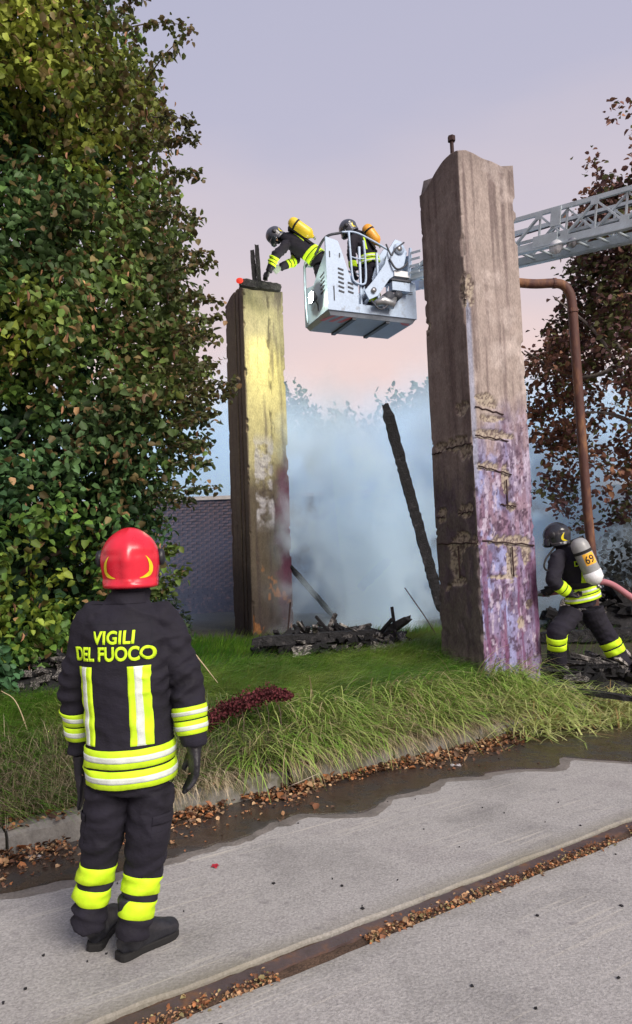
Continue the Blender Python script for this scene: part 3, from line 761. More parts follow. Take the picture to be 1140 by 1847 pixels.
for k in range(11):
    x = -13 + k * 2.75
    fartree(x + random.uniform(-.5, .5), 27.5 + random.uniform(-1.3, 1.3), 6.9 + .9 * sin(k * 2.1) + (.3 if k in (5, 6) else 0), 2.3, 100 + k)

# ------------------------------------------------------------------ bent pipe
bm = bmesh.new()
pp = [P(905, 507, 9.6), P(960, 512, 9.6), P(1000, 511, 9.6), P(1018, 516, 9.6), P(1029, 533, 9.6), P(1033, 560, 9.6), P(1043, 700, 9.6), P(1058, 900, 9.6), P(1068, 1010, 9.6), P(1073, 1120, 9.6)]
base = np.array(pp[-1]); base[2] = bz(base[0], base[1])
pipe = thing('pipe', tuple(base), 'bent rusty iron pipe rising beside the nearer pillar', 'pipe')
up_ = catmull([Vector(q - base) for q in pp[:6]], 6)[:-1] + catmull([Vector(q - base) for q in pp[5:]], 4)
loft(bm, up_, .060, (.2, 1, .1), 14); from_bm('tube', bm, M_RUST, pipe, smooth=True)
bm = bmesh.new(); q0 = Vector(pp[5] - base); q1 = Vector(pp[2] - base)
loft(bm, [q0 + Vector((0, 0, .02)), q0 - Vector((0, 0, .03))], .070, (1, 0, 0), 14); from_bm('weld_collar', bm, M_RUST, pipe)
bm = bmesh.new(); loft(bm, [q1 - Vector((.02, 0, 0)), q1 + Vector((.02, 0, 0))], .068, (0, 0, 1), 14); from_bm('weld_collar', bm, M_RUST, pipe)

# ------------------------------------------------------------------ burnt timber
def timber(name, p0, p1, w, h, label, cat='beam', mt=M_CHAR, seed=0, ragged=.35, group=None):
    p0, p1 = Vector(p0), Vector(p1); L_ = (p1 - p0).length; x, y, dd = frame(p1 - p0); bm = bmesh.new()
    n = max(6, int(L_ / .06)); rr = random.Random(seed); rings = []
    for i in range(n + 1):
        q = i / n; e = min(q, 1 - q) * L_
        k = 1 - ragged * max(0, 1 - e / .15) * rr.uniform(.3, 1.3)
        ring = []
        for a, b in ((-1, -1), (0, -1.03), (1, -1), (1.02, 0), (1, 1), (0, 1.03), (-1, 1), (-1.03, 0)):
            j = 1 + rr.uniform(-.13, .10)
            ring.append(bm.verts.new(dd * q * L_ + x * a * w / 2 * k * j + y * b * h / 2 * k * j + dd * rr.uniform(-.02, .02)))
        rings.append(ring)
    for i in range(n):
        for k in range(8): bm.faces.new((rings[i][k], rings[i][(k + 1) % 8], rings[i + 1][(k + 1) % 8], rings[i + 1][k]))
    bm.faces.new(rings[0][::-1]); bm.faces.new(rings[-1])
    o = from_bm(name, bm, mt); o.location = p0
    return tag(o, label, cat, group)
timber('burnt_beam', P(799, 1110, 11.2), P(695, 730, 11.2), .15, .13, 'long charred beam leaning against the smoke between the pillars', seed=1, ragged=.7)
timber('burnt_beam', P(455, 1158, 9.2), P(672, 1143, 9.5), .13, .12, 'charred sleeper lying along the top of the rubble between the pillars', seed=2)
timber('burnt_beam', P(522, 1020, 13.0), P(600, 1110, 13.2), .22, .05, 'curved charred plank hanging off the farther pillar in the smoke', seed=3)
timber('burnt_beam', P(684, 1150, 11.0), P(737, 1115, 10.7), .20, .10, 'broken charred stub poking up from the smoke right of the rubble', seed=4)
timber('burnt_beam', P(616, 1152, 10.6), P(640, 1134, 10.5), .24, .10, 'squat burnt block standing behind the sleeper', seed=5)
timber('burnt_beam', P(562, 1160, 10.2), P(543, 1122, 10.2), .05, .05, 'thin burnt stick upright behind the sleeper, right of its twin', seed=6)
timber('burnt_beam', P(556, 1160, 10.2), P(530, 1128, 10.3), .06, .05, 'thin burnt stick leaning behind the sleeper, nearer the far pillar', seed=7)
timber('burnt_beam', P(650, 1060, 13.0), P(700, 1010, 13.4), .16, .12, 'dim rafter end lost deep in the smoke', seed=8)
timber('burnt_beam', P(975, 1150, 10.4), P(1190, 1140, 10.4), .16, .16, 'long charred beam lying level behind the legs of the hose firefighter', seed=9)
timber('burnt_beam', P(1040, 1245, 7.65), P(1150, 1262, 7.25), .10, .05, 'flat burnt plank on the kerb before the hose firefighter', seed=10)
timber('burnt_beam', P(905, 1352, 6.55), P(992, 1352, 6.55), .09, .03, 'short wet black slat in the gutter under the cut grass', seed=11)
timber('burnt_beam', P(1100, 1050, 12), P(1160, 1125, 12), .3, .2, 'black timber lump at the right edge beyond the hose', seed=12)
bm = bmesh.new(); A = Vector(P(517, 1185, 10.0)); tube(bm, [Vector((0, 0, 0)), Vector(P(520, 1130, 10.0)) - A, Vector(P(524, 1086, 10.0)) - A], .012, 6)
o = from_bm('iron_rod', bm, M_REBAR); o.location = A; tag(o, 'thin dark iron rod standing upright before the farther pillar', 'rod')
bm = bmesh.new(); A = Vector(P(790, 1150, 10.6)); tube(bm, [Vector((0, 0, 0)), Vector(P(765, 1110, 10.6)) - A, Vector(P(730, 1060, 10.6)) - A], .008, 5)
o = from_bm('wire', bm, M_REBAR); o.location = A; tag(o, 'thin wire slanting from the grass beside the nearer pillar', 'wire')
bm = bmesh.new(); A = Vector(P(945, 1010, 14)); tube(bm, [Vector((0, 0, 0)), Vector(P(1150, 1000, 14)) - A], .01, 5); bm.free()

def chunk_mesh(seed, mt):
    r = random.Random(seed); bm = bmesh.new(); bmesh.ops.create_cube(bm, size=1)
    bmesh.ops.subdivide_edges(bm, edges=bm.edges, cuts=1, use_grid_fill=True)
    for v in bm.verts:
        v.co = v.co * (1 + r.uniform(-.3, .12))
    bmesh.ops.triangulate(bm, faces=bm.faces[:], quad_method='BEAUTY')
    me = bpy.data.meshes.new('chunk'); bm.to_mesh(me); bm.free(); me.materials.append(mt); return me
CH = [chunk_mesh(k, M_CHAR if k % 2 else M_ASH) for k in range(12)]
def pile(cx_, cy_, rx, ry, h, n, label, smin, smax, rot=0.0, seed=1):
    z0_ = bz(cx_, cy_); root = thing('rubble_heap', (cx_, cy_, z0_), label, 'rubble', rz=rot); r = random.Random(seed)
    bm = bmesh.new(); nn = 22; idx = {}
    for i in range(nn):
        for j in range(nn):
            u, v = i / (nn - 1) * 2 - 1, j / (nn - 1) * 2 - 1; q = max(0, 1 - u * u - v * v)
            idx[i, j] = bm.verts.new((u * rx, v * ry, h * .75 * q ** .7 - .06 + .03 * r.random()))
    for i in range(nn - 1):
        for j in range(nn - 1): bm.faces.new((idx[i, j], idx[i + 1, j], idx[i + 1, j + 1], idx[i, j + 1]))
    from_bm('ash_bed', bm, M_CHAR, root)
    for k in range(n):
        a = r.uniform(0, 2 * pi); q = r.random() ** .6; u, v = q * cos(a), q * sin(a)
        o = bpy.data.objects.new('chunk', CH[r.randrange(12)]); COL.objects.link(o); o.parent = root
        s_ = r.uniform(smin, smax)
        o.location = (u * rx, v * ry, h * .75 * max(0, 1 - u * u - v * v) ** .7 + s_ * .15)
        o.scale = (s_ * r.uniform(1, 2.4), s_ * r.uniform(.6, 1), s_ * r.uniform(.35, .8)); o.rotation_euler = (r.uniform(-.6, .6), r.uniform(-.6, .6), r.uniform(0, 6))
    for k in range(n // 9):
        L_ = r.uniform(.25, .75); u, v = r.uniform(-.75, .75), r.uniform(-.6, .6); bm = bmesh.new()
        d_ = Vector((r.uniform(-1, 1), r.uniform(-.7, .7), r.uniform(-.15, .55))).normalized(); c_ = Vector((u * rx, v * ry, h * .75 * max(0, 1 - u * u - v * v) ** .7 + .05))
        bar(bm, c_ - d_ * L_ / 2, c_ + d_ * L_ / 2, r.uniform(.025, .06), r.uniform(.02, .04)); bmesh.ops.subdivide_edges(bm, edges=bm.edges, cuts=2)
        for vv in bm.verts: vv.co += Vector((r.uniform(-.008, .008), r.uniform(-.008, .008), r.uniform(-.008, .008)))
        from_bm('splinter', bm, M_CHAR if k % 3 else M_ASH, root)
    return root
q = G(600, 1185, .45); pile(q[0], q[1] - .16, 1.15, .6, .34, 230, 'heap of charred rubble and splinters between the two pillars', .04, .15, .1, 3)
q = G(1085, 1215, .36); pile(q[0], q[1] + .25, 1.0, .5, .36, 120, 'heap of burnt debris under the feet of the hose firefighter', .05, .13, .2, 5)
q = G(965, 1245, .28); pile(q[0], q[1], .38, .22, .08, 34, 'small scatter of ash lumps at the foot of the nearer pillar', .03, .07, .2, 6)
q = G(60, 1260, .42); pile(q[0], q[1], 1.0, .7, .35, 110, 'heap of blackened branches and cinders under the left tree', .04, .12, .2, 7)
q = G(1130, 1150, .45); pile(q[0] + .5, q[1] + 1.5, 1.3, .8, .7, 70, 'dark burnt mound at the right edge behind the hose', .08, .25, .2, 8)
# dark undergrowth mass at the right edge in front of the wall
def bush(name, c, r, n, colr, label, size=.09, seed=5, cat='shrub'):
    r_ = np.random.default_rng(seed); v = r_.normal(size=(n, 3)); v /= np.linalg.norm(v, axis=1)[:, None]
    p = v * (r_.random((n, 1)) ** .4) * r; p[:, 2] = np.abs(p[:, 2]); k = fbm(p * 2.2 + seed, 3, seed) > .44; p = p[k]; n = len(p)
    col = np.tile(C3(*colr), (n, 1)) * r_.uniform(.5, 1.6, (n, 1))
    d_ = r_.normal(size=(n, 3)); V, F_, CC = leaves_np(p, d_, r_.normal(size=(n, 3)), r_.uniform(.6, 1.3, n) * size, col)
    t = thing(name, c, label, cat); o = from_np('foliage', V, F_, M_LEAF, t, CC); o['kind'] = 'stuff'
    b = bmesh.new()
    for k in range(7): limb(b, [(0, 0, -.1), (r[0] * .3 * sin(k), r[1] * .3 * cos(k * 2), r[2] * .4), (r[0] * .7 * sin(k), r[1] * .7 * cos(k * 2), r[2] * .8)], .025, .006, 5, 3)
    from_bm('stems', b, M_BARK, t)
bush('shrub', (6.6, 13.8, .4), np.array([1.7, 1.2, 2.5]), 9000, (.035, .035, .025), 'dark leafy shrub against the wall at the right edge, behind the pipe', .10, 5)
bush('shrub', (-5.2, 11.6, .4), np.array([2.6, 1.2, 3.4]), 16000, (.035, .085, .035), 'dense dark shrub at the left edge filling the space behind the big tree', .10, 9)
bush('shrub', (-3.75, 7.0, .35), np.array([.95, .6, 1.25]), 5200, (.05, .12, .055), 'leafy shrub reaching the ground at the left edge under the big tree', .085, 12)
bush('shrub', (-3.6, 12.6, .4), np.array([1.5, 1.0, 1.4]), 6000, (.03, .05, .03), 'dim green shrub in the smoke left of the farther pillar', .08, 6)
q = G(365, 1130, .5); bush('shrub', (q[0] - .2, 11.2, .4), np.array([.75, .6, .85]), 3500, (.06, .11, .03), 'low green weeds in front of the farther pillar, right of the big tree', .07, 8, 'weeds')

# ------------------------------------------------------------------ grass
def blades(name, root, L_, az, lean0, lean1, w, col0, col1, mt=M_GRASS, segs=4):
    n = len(root); ld = np.c_[np.cos(az), np.sin(az), 0 * az]; wd = np.c_[-np.sin(az), np.cos(az), 0 * az]
    tw = RNG.uniform(-.5, .5, (n, 1)); wd = wd + ld * tw; wd /= np.linalg.norm(wd, axis=1)[:, None]
    p = root.copy(); rows = []; cols = []
    for k in range(segs + 1):
        q = k / segs; ww = (w * (1 - q ** 1.8) + .0006)[:, None] * wd * .5
        rows.append(p - ww); rows.append(p + ww)
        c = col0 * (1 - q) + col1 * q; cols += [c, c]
        a = (lean0 + (lean1 - lean0) * q)
        p = p + (L_ / segs)[:, None] * (ld * np.sin(a)[:, None] + np.array([0, 0, 1]) * np.cos(a)[:, None])
        g_ = bank_z(p[:, 0], p[:, 1]); s_, t_ = to_st(p[:, 0], p[:, 1]); g_ = np.where(t_ < 4.8, 0, g_)
        p[:, 2] = np.maximum(p[:, 2], g_ + .012)
    V = np.stack(rows, 1).reshape(-1, 3); Cc = np.stack(cols, 1).reshape(-1, 3); k2 = 2 * (segs + 1)
    i = np.arange(n)[:, None] * k2; F_ = np.concatenate([i + [2 * k, 2 * k + 1, 2 * k + 3, 2 * k + 2] for k in range(segs)], 0)
    o = from_np(name, V, F_, mt, cols=Cc); o['kind'] = 'stuff'; return o
def roots(n, s0, s1, t0, t1, dens=None):
    s_ = RNG.uniform(s0, s1, n); t_ = RNG.uniform(t0, t1, n)
    x = s_ * US[0] + t_ * NT[0]; y = s_ * US[1] + t_ * NT[1]
    p = np.c_[x, y, bank_z(x, y)]
    if dens is not None:
        k = RNG.random(n) < dens(p, s_, t_); p, s_, t_ = p[k], s_[k], t_[k]
    return p, s_, t_
def burnt(p):
    x, y = p[:, 0], p[:, 1]
    r1 = ((x - .18) / 1.1) ** 2 + ((y - 10.2) / .85) ** 2
    r2 = ((x + 3.6) / 1.6) ** 2 + ((y - 8.1) / 1.1) ** 2
    r3 = ((x - 3.3) / 1.5) ** 2 + ((y - 8.3) / 1.0) ** 2
    r4 = ((x + .9) / .9) ** 2 + ((y - 12.4) / .6) ** 2
    r5 = ((x - 2.1) / .5) ** 2 + ((y - 8.2) / .5) ** 2
    return np.minimum.reduce([r1, r2, r3, r4, r5]) < 1
def dlush(p, s, t): return np.where(burnt(p), .03, np.where(fbm(p * 1.6, 3, 91) > .36, 1, .35)) * np.where(p[:, 0] > 2.0, .12, 1) * sstep(14.5, 10, p[:, 1] + .0 * t)
p, s_, t_ = roots(95000, -3.5, 10, 5.15, 11.5, dlush); n = len(p)
g = fbm(p * 2.2, 3, 92); g2 = fbm(p * .9, 2, 93)
az = -.55 + 2.2 * (fbm(p * .8, 2, 94) - .5) + RNG.normal(size=n) * .45
c1 = mixc(np.tile(C3(.085, .25, .025), (n, 1)), C3(.22, .42, .05), sstep(.35, .65, g)); c1 = mixc(c1, C3(.20, .21, .06), (RNG.random(n) < .07).astype(float))
c1 = mixc(c1, C3(.20, .22, .07), sstep(.50, .62, g2) * .7)
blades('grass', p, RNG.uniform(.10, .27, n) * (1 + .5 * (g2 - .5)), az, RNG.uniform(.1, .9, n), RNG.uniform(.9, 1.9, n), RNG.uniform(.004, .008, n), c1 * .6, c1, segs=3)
# the lush swept mats: long fine blades combed towards the road
p, s_, t_ = roots(34000, .8, 8.0, 5.05, 7.8, lambda p, s, t: np.where(burnt(p), .03, 1) * sstep(7.6, 6.4, s)); n = len(p)
g = fbm(p * 2.6, 3, 95)
az = -.6 + 1.6 * (fbm(p * .9 + 5, 2, 96) - .5) + RNG.normal(size=n) * .3
c1 = mixc(np.tile(C3(.13, .31, .035), (n, 1)), C3(.36, .50, .10), sstep(.4, .65, g)); c1 = mixc(c1, C3(.45, .42, .20), (RNG.random(n) < .10).astype(float))
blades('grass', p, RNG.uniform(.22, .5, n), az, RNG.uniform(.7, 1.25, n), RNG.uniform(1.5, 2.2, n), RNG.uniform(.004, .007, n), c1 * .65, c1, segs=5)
# long blades arching over the kerb
p, s_, t_ = roots(5200, 2.7, 6.5, 4.97, 5.6, lambda p, s, t: .15 + .85 * (fbm(p * 3, 3, 97) > .45)); n = len(p)
az = -1.0 + RNG.normal(size=n) * .75
c1 = mixc(np.tile(C3(.22, .42, .06), (n, 1)), C3(.52, .58, .20), RNG.random(n) ** 1.6)
c1 = mixc(c1, C3(.50, .42, .24), (RNG.random(n) < .2).astype(float))
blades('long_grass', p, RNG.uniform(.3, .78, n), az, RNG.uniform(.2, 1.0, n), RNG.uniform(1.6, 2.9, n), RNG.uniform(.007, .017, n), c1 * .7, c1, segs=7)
# pale dead straw hanging over the kerb
p, s_, t_ = roots(9000, 1.6, 5.6, 4.96, 5.35, lambda p, s, t: np.where(fbm(p * 3.5 + 4, 3, 98) > .42, 1, .25)); n = len(p)
az = -.95 + RNG.normal(size=n) * .9
c1 = mixc(np.tile(C3(.34, .27, .17), (n, 1)), C3(.56, .48, .34), RNG.random(n)); c1 = mixc(c1, C3(.14, .13, .07), (RNG.random(n) < .45).astype(float))
blades('straw', p, RNG.uniform(.12, .42, n), az, RNG.uniform(-.1, .9, n), RNG.uniform(1.2, 3.0, n), RNG.uniform(.0025, .006, n), c1 * .7, c1, M_DRYLEAF, segs=5)
p, s_, t_ = roots(3600, 2.0, 5.8, 4.86, 5.05, lambda p, s, t: np.where(fbm(p * 2.2 + 14, 3, 99) > .44, 1, .12)); n = len(p); p[:, 2] = .16
az = -.97 + RNG.normal(size=n) * .7
c1 = mixc(np.tile(C3(.30, .23, .14), (n, 1)), C3(.58, .50, .36), RNG.random(n)); c1 = mixc(c1, C3(.16, .15, .08), (RNG.random(n) < .3).astype(float))
blades('straw', p, RNG.uniform(.12, .34, n), az, RNG.uniform(.5, 1.5, n), RNG.uniform(2.3, 3.1, n), RNG.uniform(.003, .007, n), c1 * .8, c1, M_DRYLEAF, segs=5)
# dead grass on the left, thick band behind the low kerb
p, s_, t_ = roots(15000, -2.5, 2.0, 4.97, 5.75, lambda p, s, t: np.where(t < 5.45, 1, .4)); n = len(p)
az = -1.2 + RNG.normal(size=n) * 1.1
c1 = mixc(np.tile(C3(.28, .22, .15), (n, 1)), C3(.50, .42, .30), RNG.random(n)); c1 = mixc(c1, C3(.09, .13, .04), (RNG.random(n) < .22).astype(float))
blades('straw', p, RNG.uniform(.12, .45, n), az, RNG.uniform(-.1, .7, n), RNG.uniform(.8, 2.6, n), RNG.uniform(.0022, .0048, n), c1 * .6, c1, M_DRYLEAF, segs=5)
# bluish weeds in the middle of the verge
p, s_, t_ = roots(3800, 1.4, 3.0, 5.0, 5.7); n = len(p); az = RNG.uniform(0, 2 * pi, n)
c1 = mixc(np.tile(C3(.12, .16, .08), (n, 1)), C3(.20, .25, .11), RNG.random(n)); c1 = mixc(c1, C3(.20, .15, .09), (RNG.random(n) < .25).astype(float))
blades('weeds', p, RNG.uniform(.08, .32, n), az, RNG.uniform(0, .6, n), RNG.uniform(.3, 1.6, n), RNG.uniform(.004, .009, n), c1 * .5, c1, segs=4)
# cut grass strewn over kerb and wet gutter on the right
n = 4200
s_ = RNG.uniform(5.3, 9.9, n); t_ = 4.92 + RNG.normal(size=n) * .20 - .18 * (s_ - 5.5); t_ = np.clip(t_, 3.95, np.where(s_ > 6.2, 4.98, 5.5))
x = s_ * US[0] + t_ * NT[0]; y = s_ * US[1] + t_ * NT[1]; z = np.where(t_ > 4.8, bank_z(x, y), 0) + RNG.uniform(.02, .16, n) * np.exp(-((t_ - 4.9) / .35) ** 2)
c1 = mixc(np.tile(C3(.34, .46, .12), (n, 1)), C3(.62, .62, .30), RNG.random(n)); c1 = mixc(c1, C3(.40, .28, .13), (RNG.random(n) < .15).astype(float))
blades('cut_grass', np.c_[x, y, z], RNG.uniform(.18, .55, n), RNG.uniform(0, 2 * pi, n), RNG.uniform(.7, 1.5, n), RNG.uniform(1.5, 2.4, n), RNG.uniform(.008, .019, n), c1 * .85, c1, segs=5)

# single stems
def stem(name, pts, r, label, cat, mt):
    a = Vector(pts[0]); bm = bmesh.new(); V = catmull([Vector(p) - a for p in pts], 6)
    loft(bm, V, [r * (1 - .7 * i / len(V)) for i in range(len(V))], (.3, .2, .9), 6); o = from_bm(name, bm, mt, smooth=True); o.location = a; return tag(o, label, cat)
M_STRAW = mat('straw_stem', (.42, .33, .22), var=.2, rough=.8)
stem('dry_stalk', [P(66, 1385, 5.6), P(50, 1320, 5.6), P(28, 1265, 5.6), P(2, 1246, 5.6)], .006, 'tall bowed dry stalk on the verge, left of the standing firefighter', 'stalk', M_STRAW)
stem('twig', [P(408, 1402, 5.55), P(450, 1418, 5.5), P(490, 1430, 5.45), P(530, 1415, 5.5), P(575, 1395, 5.6)], .008, 'pale curved bare twig lying on the verge above the leaf litter', 'twig', mat('pale_twig', (.40, .34, .30)))
stem('dry_stalk', [P(352, 1180, 7.2), P(372, 1205, 7.2), P(393, 1232, 7.1)], .008, 'pale straight stalk in the green grass beside the firefighter shoulder', 'stalk', M_STRAW)
stem('twig', [P(545, 1360, 6.0), P(640, 1340, 6.2), P(690, 1300, 6.4)], .006, 'thin dead stem bent low over the kerb among the straw', 'twig', M_STRAW)
# dark red seed plumes leaning along the verge
dk = thing('dock_plant', tuple(G(440, 1330, .25)), 'leaning weed with dark red seed plumes on the verge', 'weed')
A0 = np.array(dk.location)
M_RED = mat('red_seed', (.12, .022, .028), var=.4, scale=20, rough=.8, bump=1, bscale=60)
bm = bmesh.new(); curve = catmull([P(352, 1335, 5.8) - A0, P(395, 1288, 5.82) - A0, P(440, 1266, 5.85) - A0, P(485, 1252, 5.9) - A0, P(520, 1255, 5.9) - A0], 14)
loft(bm, curve, .006, (0, 1, 0), 5); from_bm('stem', bm, M_BARK, dk)
n = 4200; ii = RNG.integers(0, len(curve), n); cp = np.array([tuple(c) for c in curve])[ii]
wid = .022 + .034 * np.sin(np.linspace(0, pi, len(curve)))[ii]
pos = cp + RNG.normal(size=(n, 3)) * wid[:, None] * [.9, .9, .55]; 
V, F_, CC = leaves_np(pos, rdir(n), rdir(n), RNG.uniform(.010, .024, n), C3(.10, .024, .030) * RNG.uniform(.35, 1.5, (n, 1)), 1.0)
o = from_np('seed_plume', V, F_, M_DRYLEAF, dk, CC)
for k in range(7):
    c0 = Vector(cp[0]) if False else Vector(curve[int(len(curve) * (.1 + .12 * k))]); bm = bmesh.new()
    e = c0 + Vector((random.uniform(-.05, .1), random.uniform(-.1, .0), -.28)); loft(bm, [c0, (c0 + e) / 2 + Vector((.02, 0, 0)), e], .004, (1, 0, 0), 4); from_bm('branch', bm, M_BARK, dk)

# ------------------------------------------------------------------ fallen leaves
def litter(name, x, y, z, size, pal, flat=.35, mt=M_DRYLEAF):
    n = len(x); d_ = RNG.normal(size=(n, 3)); d_[:, 2] *= flat; nr_ = RNG.normal(size=(n, 3)) * flat; nr_[:, 2] += 1
    pi_ = RNG.integers(0, len(pal), n); col = np.array(pal)[pi_] * RNG.uniform(.6, 1.3, (n, 1))
    V, F_, CC = leaves_np(np.c_[x, y, z], d_, nr_, RNG.uniform(.45, 1.1, n) ** 1.0 * (1 + .9 * (RNG.random(n) < .12)) * size, col, .75, .25); o = from_np(name, V, F_, mt, cols=CC); o['kind'] = 'stuff'; return o
ORG = [(.38, .16, .07), (.42, .24, .13), (.24, .11, .06), (.14, .07, .045), (.50, .33, .19), (.09, .055, .04), (.20, .13, .09)]
n = 9500; s_ = RNG.uniform(-3, 6.5, n); w_ = .055 + .11 * sstep(.4, .6, fbm(np.c_[s_ * 1.3, 0 * s_, 0 * s_], 2, 44))
t_ = 4.80 - np.abs(RNG.normal(size=n)) ** 1.4 * w_ * .7; t_ = np.where(RNG.random(n) < .22, 4.82 + RNG.random(n) * .3, t_)
dens = fbm(np.c_[s_ * 2, t_ * 2, 0 * s_], 3, 45) + .13 * sstep(1.2, 2.4, s_) * sstep(4.8, 3.8, s_); k = dens > .47 + .10 * RNG.normal(size=n) * .6; s_, t_ = s_[k], t_[k]
x = s_ * US[0] + t_ * NT[0]; y = s_ * US[1] + t_ * NT[1]
litter('leaf_litter', x, y, np.where(t_ > 4.8, bank_z(x, y) + .03, .008 + RNG.uniform(0, .045, len(x)) * sstep(4.55, 4.78, t_)), .034, ORG)
n = 5200; s_ = RNG.uniform(-3, 8, n); t_ = np.clip(RNG.normal(size=n) * .028 + 2.735, 2.68, 2.87)
k = fbm(np.c_[s_ * 2.3, t_, 0 * s_], 3, 46) > .45; s_, t_ = s_[k], t_[k]
litter('leaf_litter', s_ * US[0] + t_ * NT[0], s_ * US[1] + t_ * NT[1], -.012 + RNG.uniform(0, .02, len(s_)), .019, ORG[:5] + [(.3, .25, .12)])
# cinders and specks on the concrete
bm = bmesh.new()
for k in range(170):
    s0_, t0_ = random.uniform(-1, 8), random.choice([random.uniform(2.95, 4.7), random.uniform(0, 2.6)])
    c = st(s0_, t0_); box(bm, (c[0], c[1], .004), (random.uniform(.004, .016),) * 2 + (.006,), Matrix.Rotation(random.random() * 3, 3, 'Z'), .002)
o = from_bm('cinders', bm, M_CHAR); o['kind'] = 'stuff'
q = G(388, 1564)
V, F_, CC = leaves_np(np.array([[0, 0, .006]] * 5), np.array([[cos(a), sin(a), .08] for a in (0, 1.2, 2.4, 3.7, 5.1)]), np.array([[0, 0, 1.]] * 5), np.full(5, .026), np.tile(C3(.42, .03, .05), (5, 1)), .8, .1)
o = from_np('red_leaf', V, F_, M_DRYLEAF, cols=CC); o.location = q; tag(o, 'small crimson leaf lying alone on the concrete right of the boots', 'leaf')
for (xx, yy, lab) in ((822, 1383, 'bright white puddle bit added as a crumpled sheet at the gutter edge below the cut grass'), (60, 1550, 'bright white puddle bit added as a crumpled sheet among leaves by the left kerb')):
    q = G(xx, yy); bm = bmesh.new(); r = random.Random(xx); nn = 7; g_ = [[bm.verts.new(((i - 3) * .014 + r.uniform(-.004, .004), (j - 3) * .009 + r.uniform(-.003, .003), .008 + r.uniform(0, .012))) for j in range(nn)] for i in range(nn)]
    for i in range(nn - 1):
        for j in range(nn - 1): bm.faces.new((g_[i][j], g_[i + 1][j], g_[i + 1][j + 1], g_[i][j + 1]))
    bmesh.ops.solidify(bm, geom=bm.faces[:], thickness=.002)  # crumpled sheets added for bright puddle bits, the gleam put into their white
    o = from_bm('puddle_bit', bm, mat('puddle_white', (.62, .6, .62), rough=.5)); o.location = q; tag(o, lab, 'litter')

# ------------------------------------------------------------------ smoke
def volume(name, lo, hi, dens, build, color, label=None):
    bm = bmesh.new(); lo, hi = Vector(lo), Vector(hi); box(bm, (lo + hi) / 2, hi - lo)
    mt = bpy.data.materials.new(name); mt.use_nodes = True; t = mt.node_tree; N, L = t.nodes, t.links; N.remove(N['Principled BSDF'])
    pv = N.new('ShaderNodeVolumePrincipled'); pv.inputs['Color'].default_value = (*color, 1); pv.inputs['Anisotropy'].default_value = -.35
    L.new(pv.outputs[0], N['Material Output'].inputs['Volume'])
    def math_(op, a, b=None, clamp=False):
        n_ = N.new('ShaderNodeMath'); n_.operation = op; n_.use_clamp = clamp
        for i_, v_ in enumerate((a, b)):
            if v_ is None: continue
            if hasattr(v_, 'is_linked'): L.new(v_, n_.inputs[i_])
            else: n_.inputs[i_].default_value = v_
        return n_.outputs[0]
    def mrange(v_, a, b, c=0, d_=1):
        n_ = N.new('ShaderNodeMapRange'); n_.interpolation_type = 'SMOOTHSTEP'
        for k_, w_ in zip(('From Min', 'From Max', 'To Min', 'To Max'), (a, b, c, d_)): n_.inputs[k_].default_value = w_
        L.new(v_, n_.inputs['Value']); return n_.outputs[0]
    def noise(scale, detail=4, off=(0, 0, 0), stretch=(1, 1, 1)):
        tc_ = N.new('ShaderNodeTexCoord'); m_ = N.new('ShaderNodeMapping'); m_.inputs['Scale'].default_value = stretch; m_.inputs['Location'].default_value = off
        L.new(tc_.outputs['Object'], m_.inputs[0]); n_ = N.new('ShaderNodeTexNoise'); n_.inputs['Scale'].default_value = scale; n_.inputs['Detail'].default_value = detail
        n_.inputs['Distortion'].default_value = .35; L.new(m_.outputs[0], n_.inputs[0]); return n_.outputs[0]
    tc0 = N.new('ShaderNodeTexCoord'); sp_ = N.new('ShaderNodeSeparateXYZ'); L.new(tc0.outputs['Object'], sp_.inputs[0])
    out = build(sp_.outputs, math_, mrange, noise, lo, hi)
    out = math_('MULTIPLY', out, dens); L.new(out, pv.inputs['Density'])
    o = from_bm(name, bm, mt); o['kind'] = 'stuff'; return o
def soft(xyz, M_, R_, lo, hi, ex=1.0, ey=1.0):
    a = R_(xyz[0], lo[0], lo[0] + ex); b = R_(xyz[0], hi[0], hi[0] - ex); c = R_(xyz[1], lo[1], lo[1] + ey); d_ = R_(xyz[1], hi[1], hi[1] - ey)
    return M_('MULTIPLY', M_('MULTIPLY', a, b), M_('MULTIPLY', c, d_))
def b_plume(xyz, M_, R_, Nz, lo, hi):
    n_ = Nz(.62, 3, (3, 1, 7), (1, 1, .7)); m_ = Nz(1.7, 5, (1, 8, 3), (1, 1, .8))
    n2 = M_('ADD', M_('MULTIPLY', n_, .60), M_('MULTIPLY', m_, .40)); nn_ = R_(n2, .495, .575)
    # the column rises above the fire between the pillars and leans left as it climbs
    top = M_('ADD', xyz[2], M_('MULTIPLY', n2, -4.5)); hz = R_(top, 2.6, -1.2)
    cxx = M_('ADD', xyz[0], M_('MULTIPLY', xyz[2], .30)); col_ = M_('MULTIPLY', R_(cxx, -.4, .7), R_(cxx, 3.8, 1.8, .55, 1))
    low_ = M_('MULTIPLY', M_('MULTIPLY', R_(xyz[2], 1.8, .3), M_('ADD', nn_, .04)), .45)
    b = M_('ADD', M_('MULTIPLY', M_('MULTIPLY', nn_, hz), col_), low_)
    return M_('MULTIPLY', b, soft(xyz, M_, R_, lo, hi, .9, .8))
volume('smoke', (-1.2, 12.2, .1), (6.6, 19.6, 6.2), 9.5, b_plume, (.74, .89, 1.0))
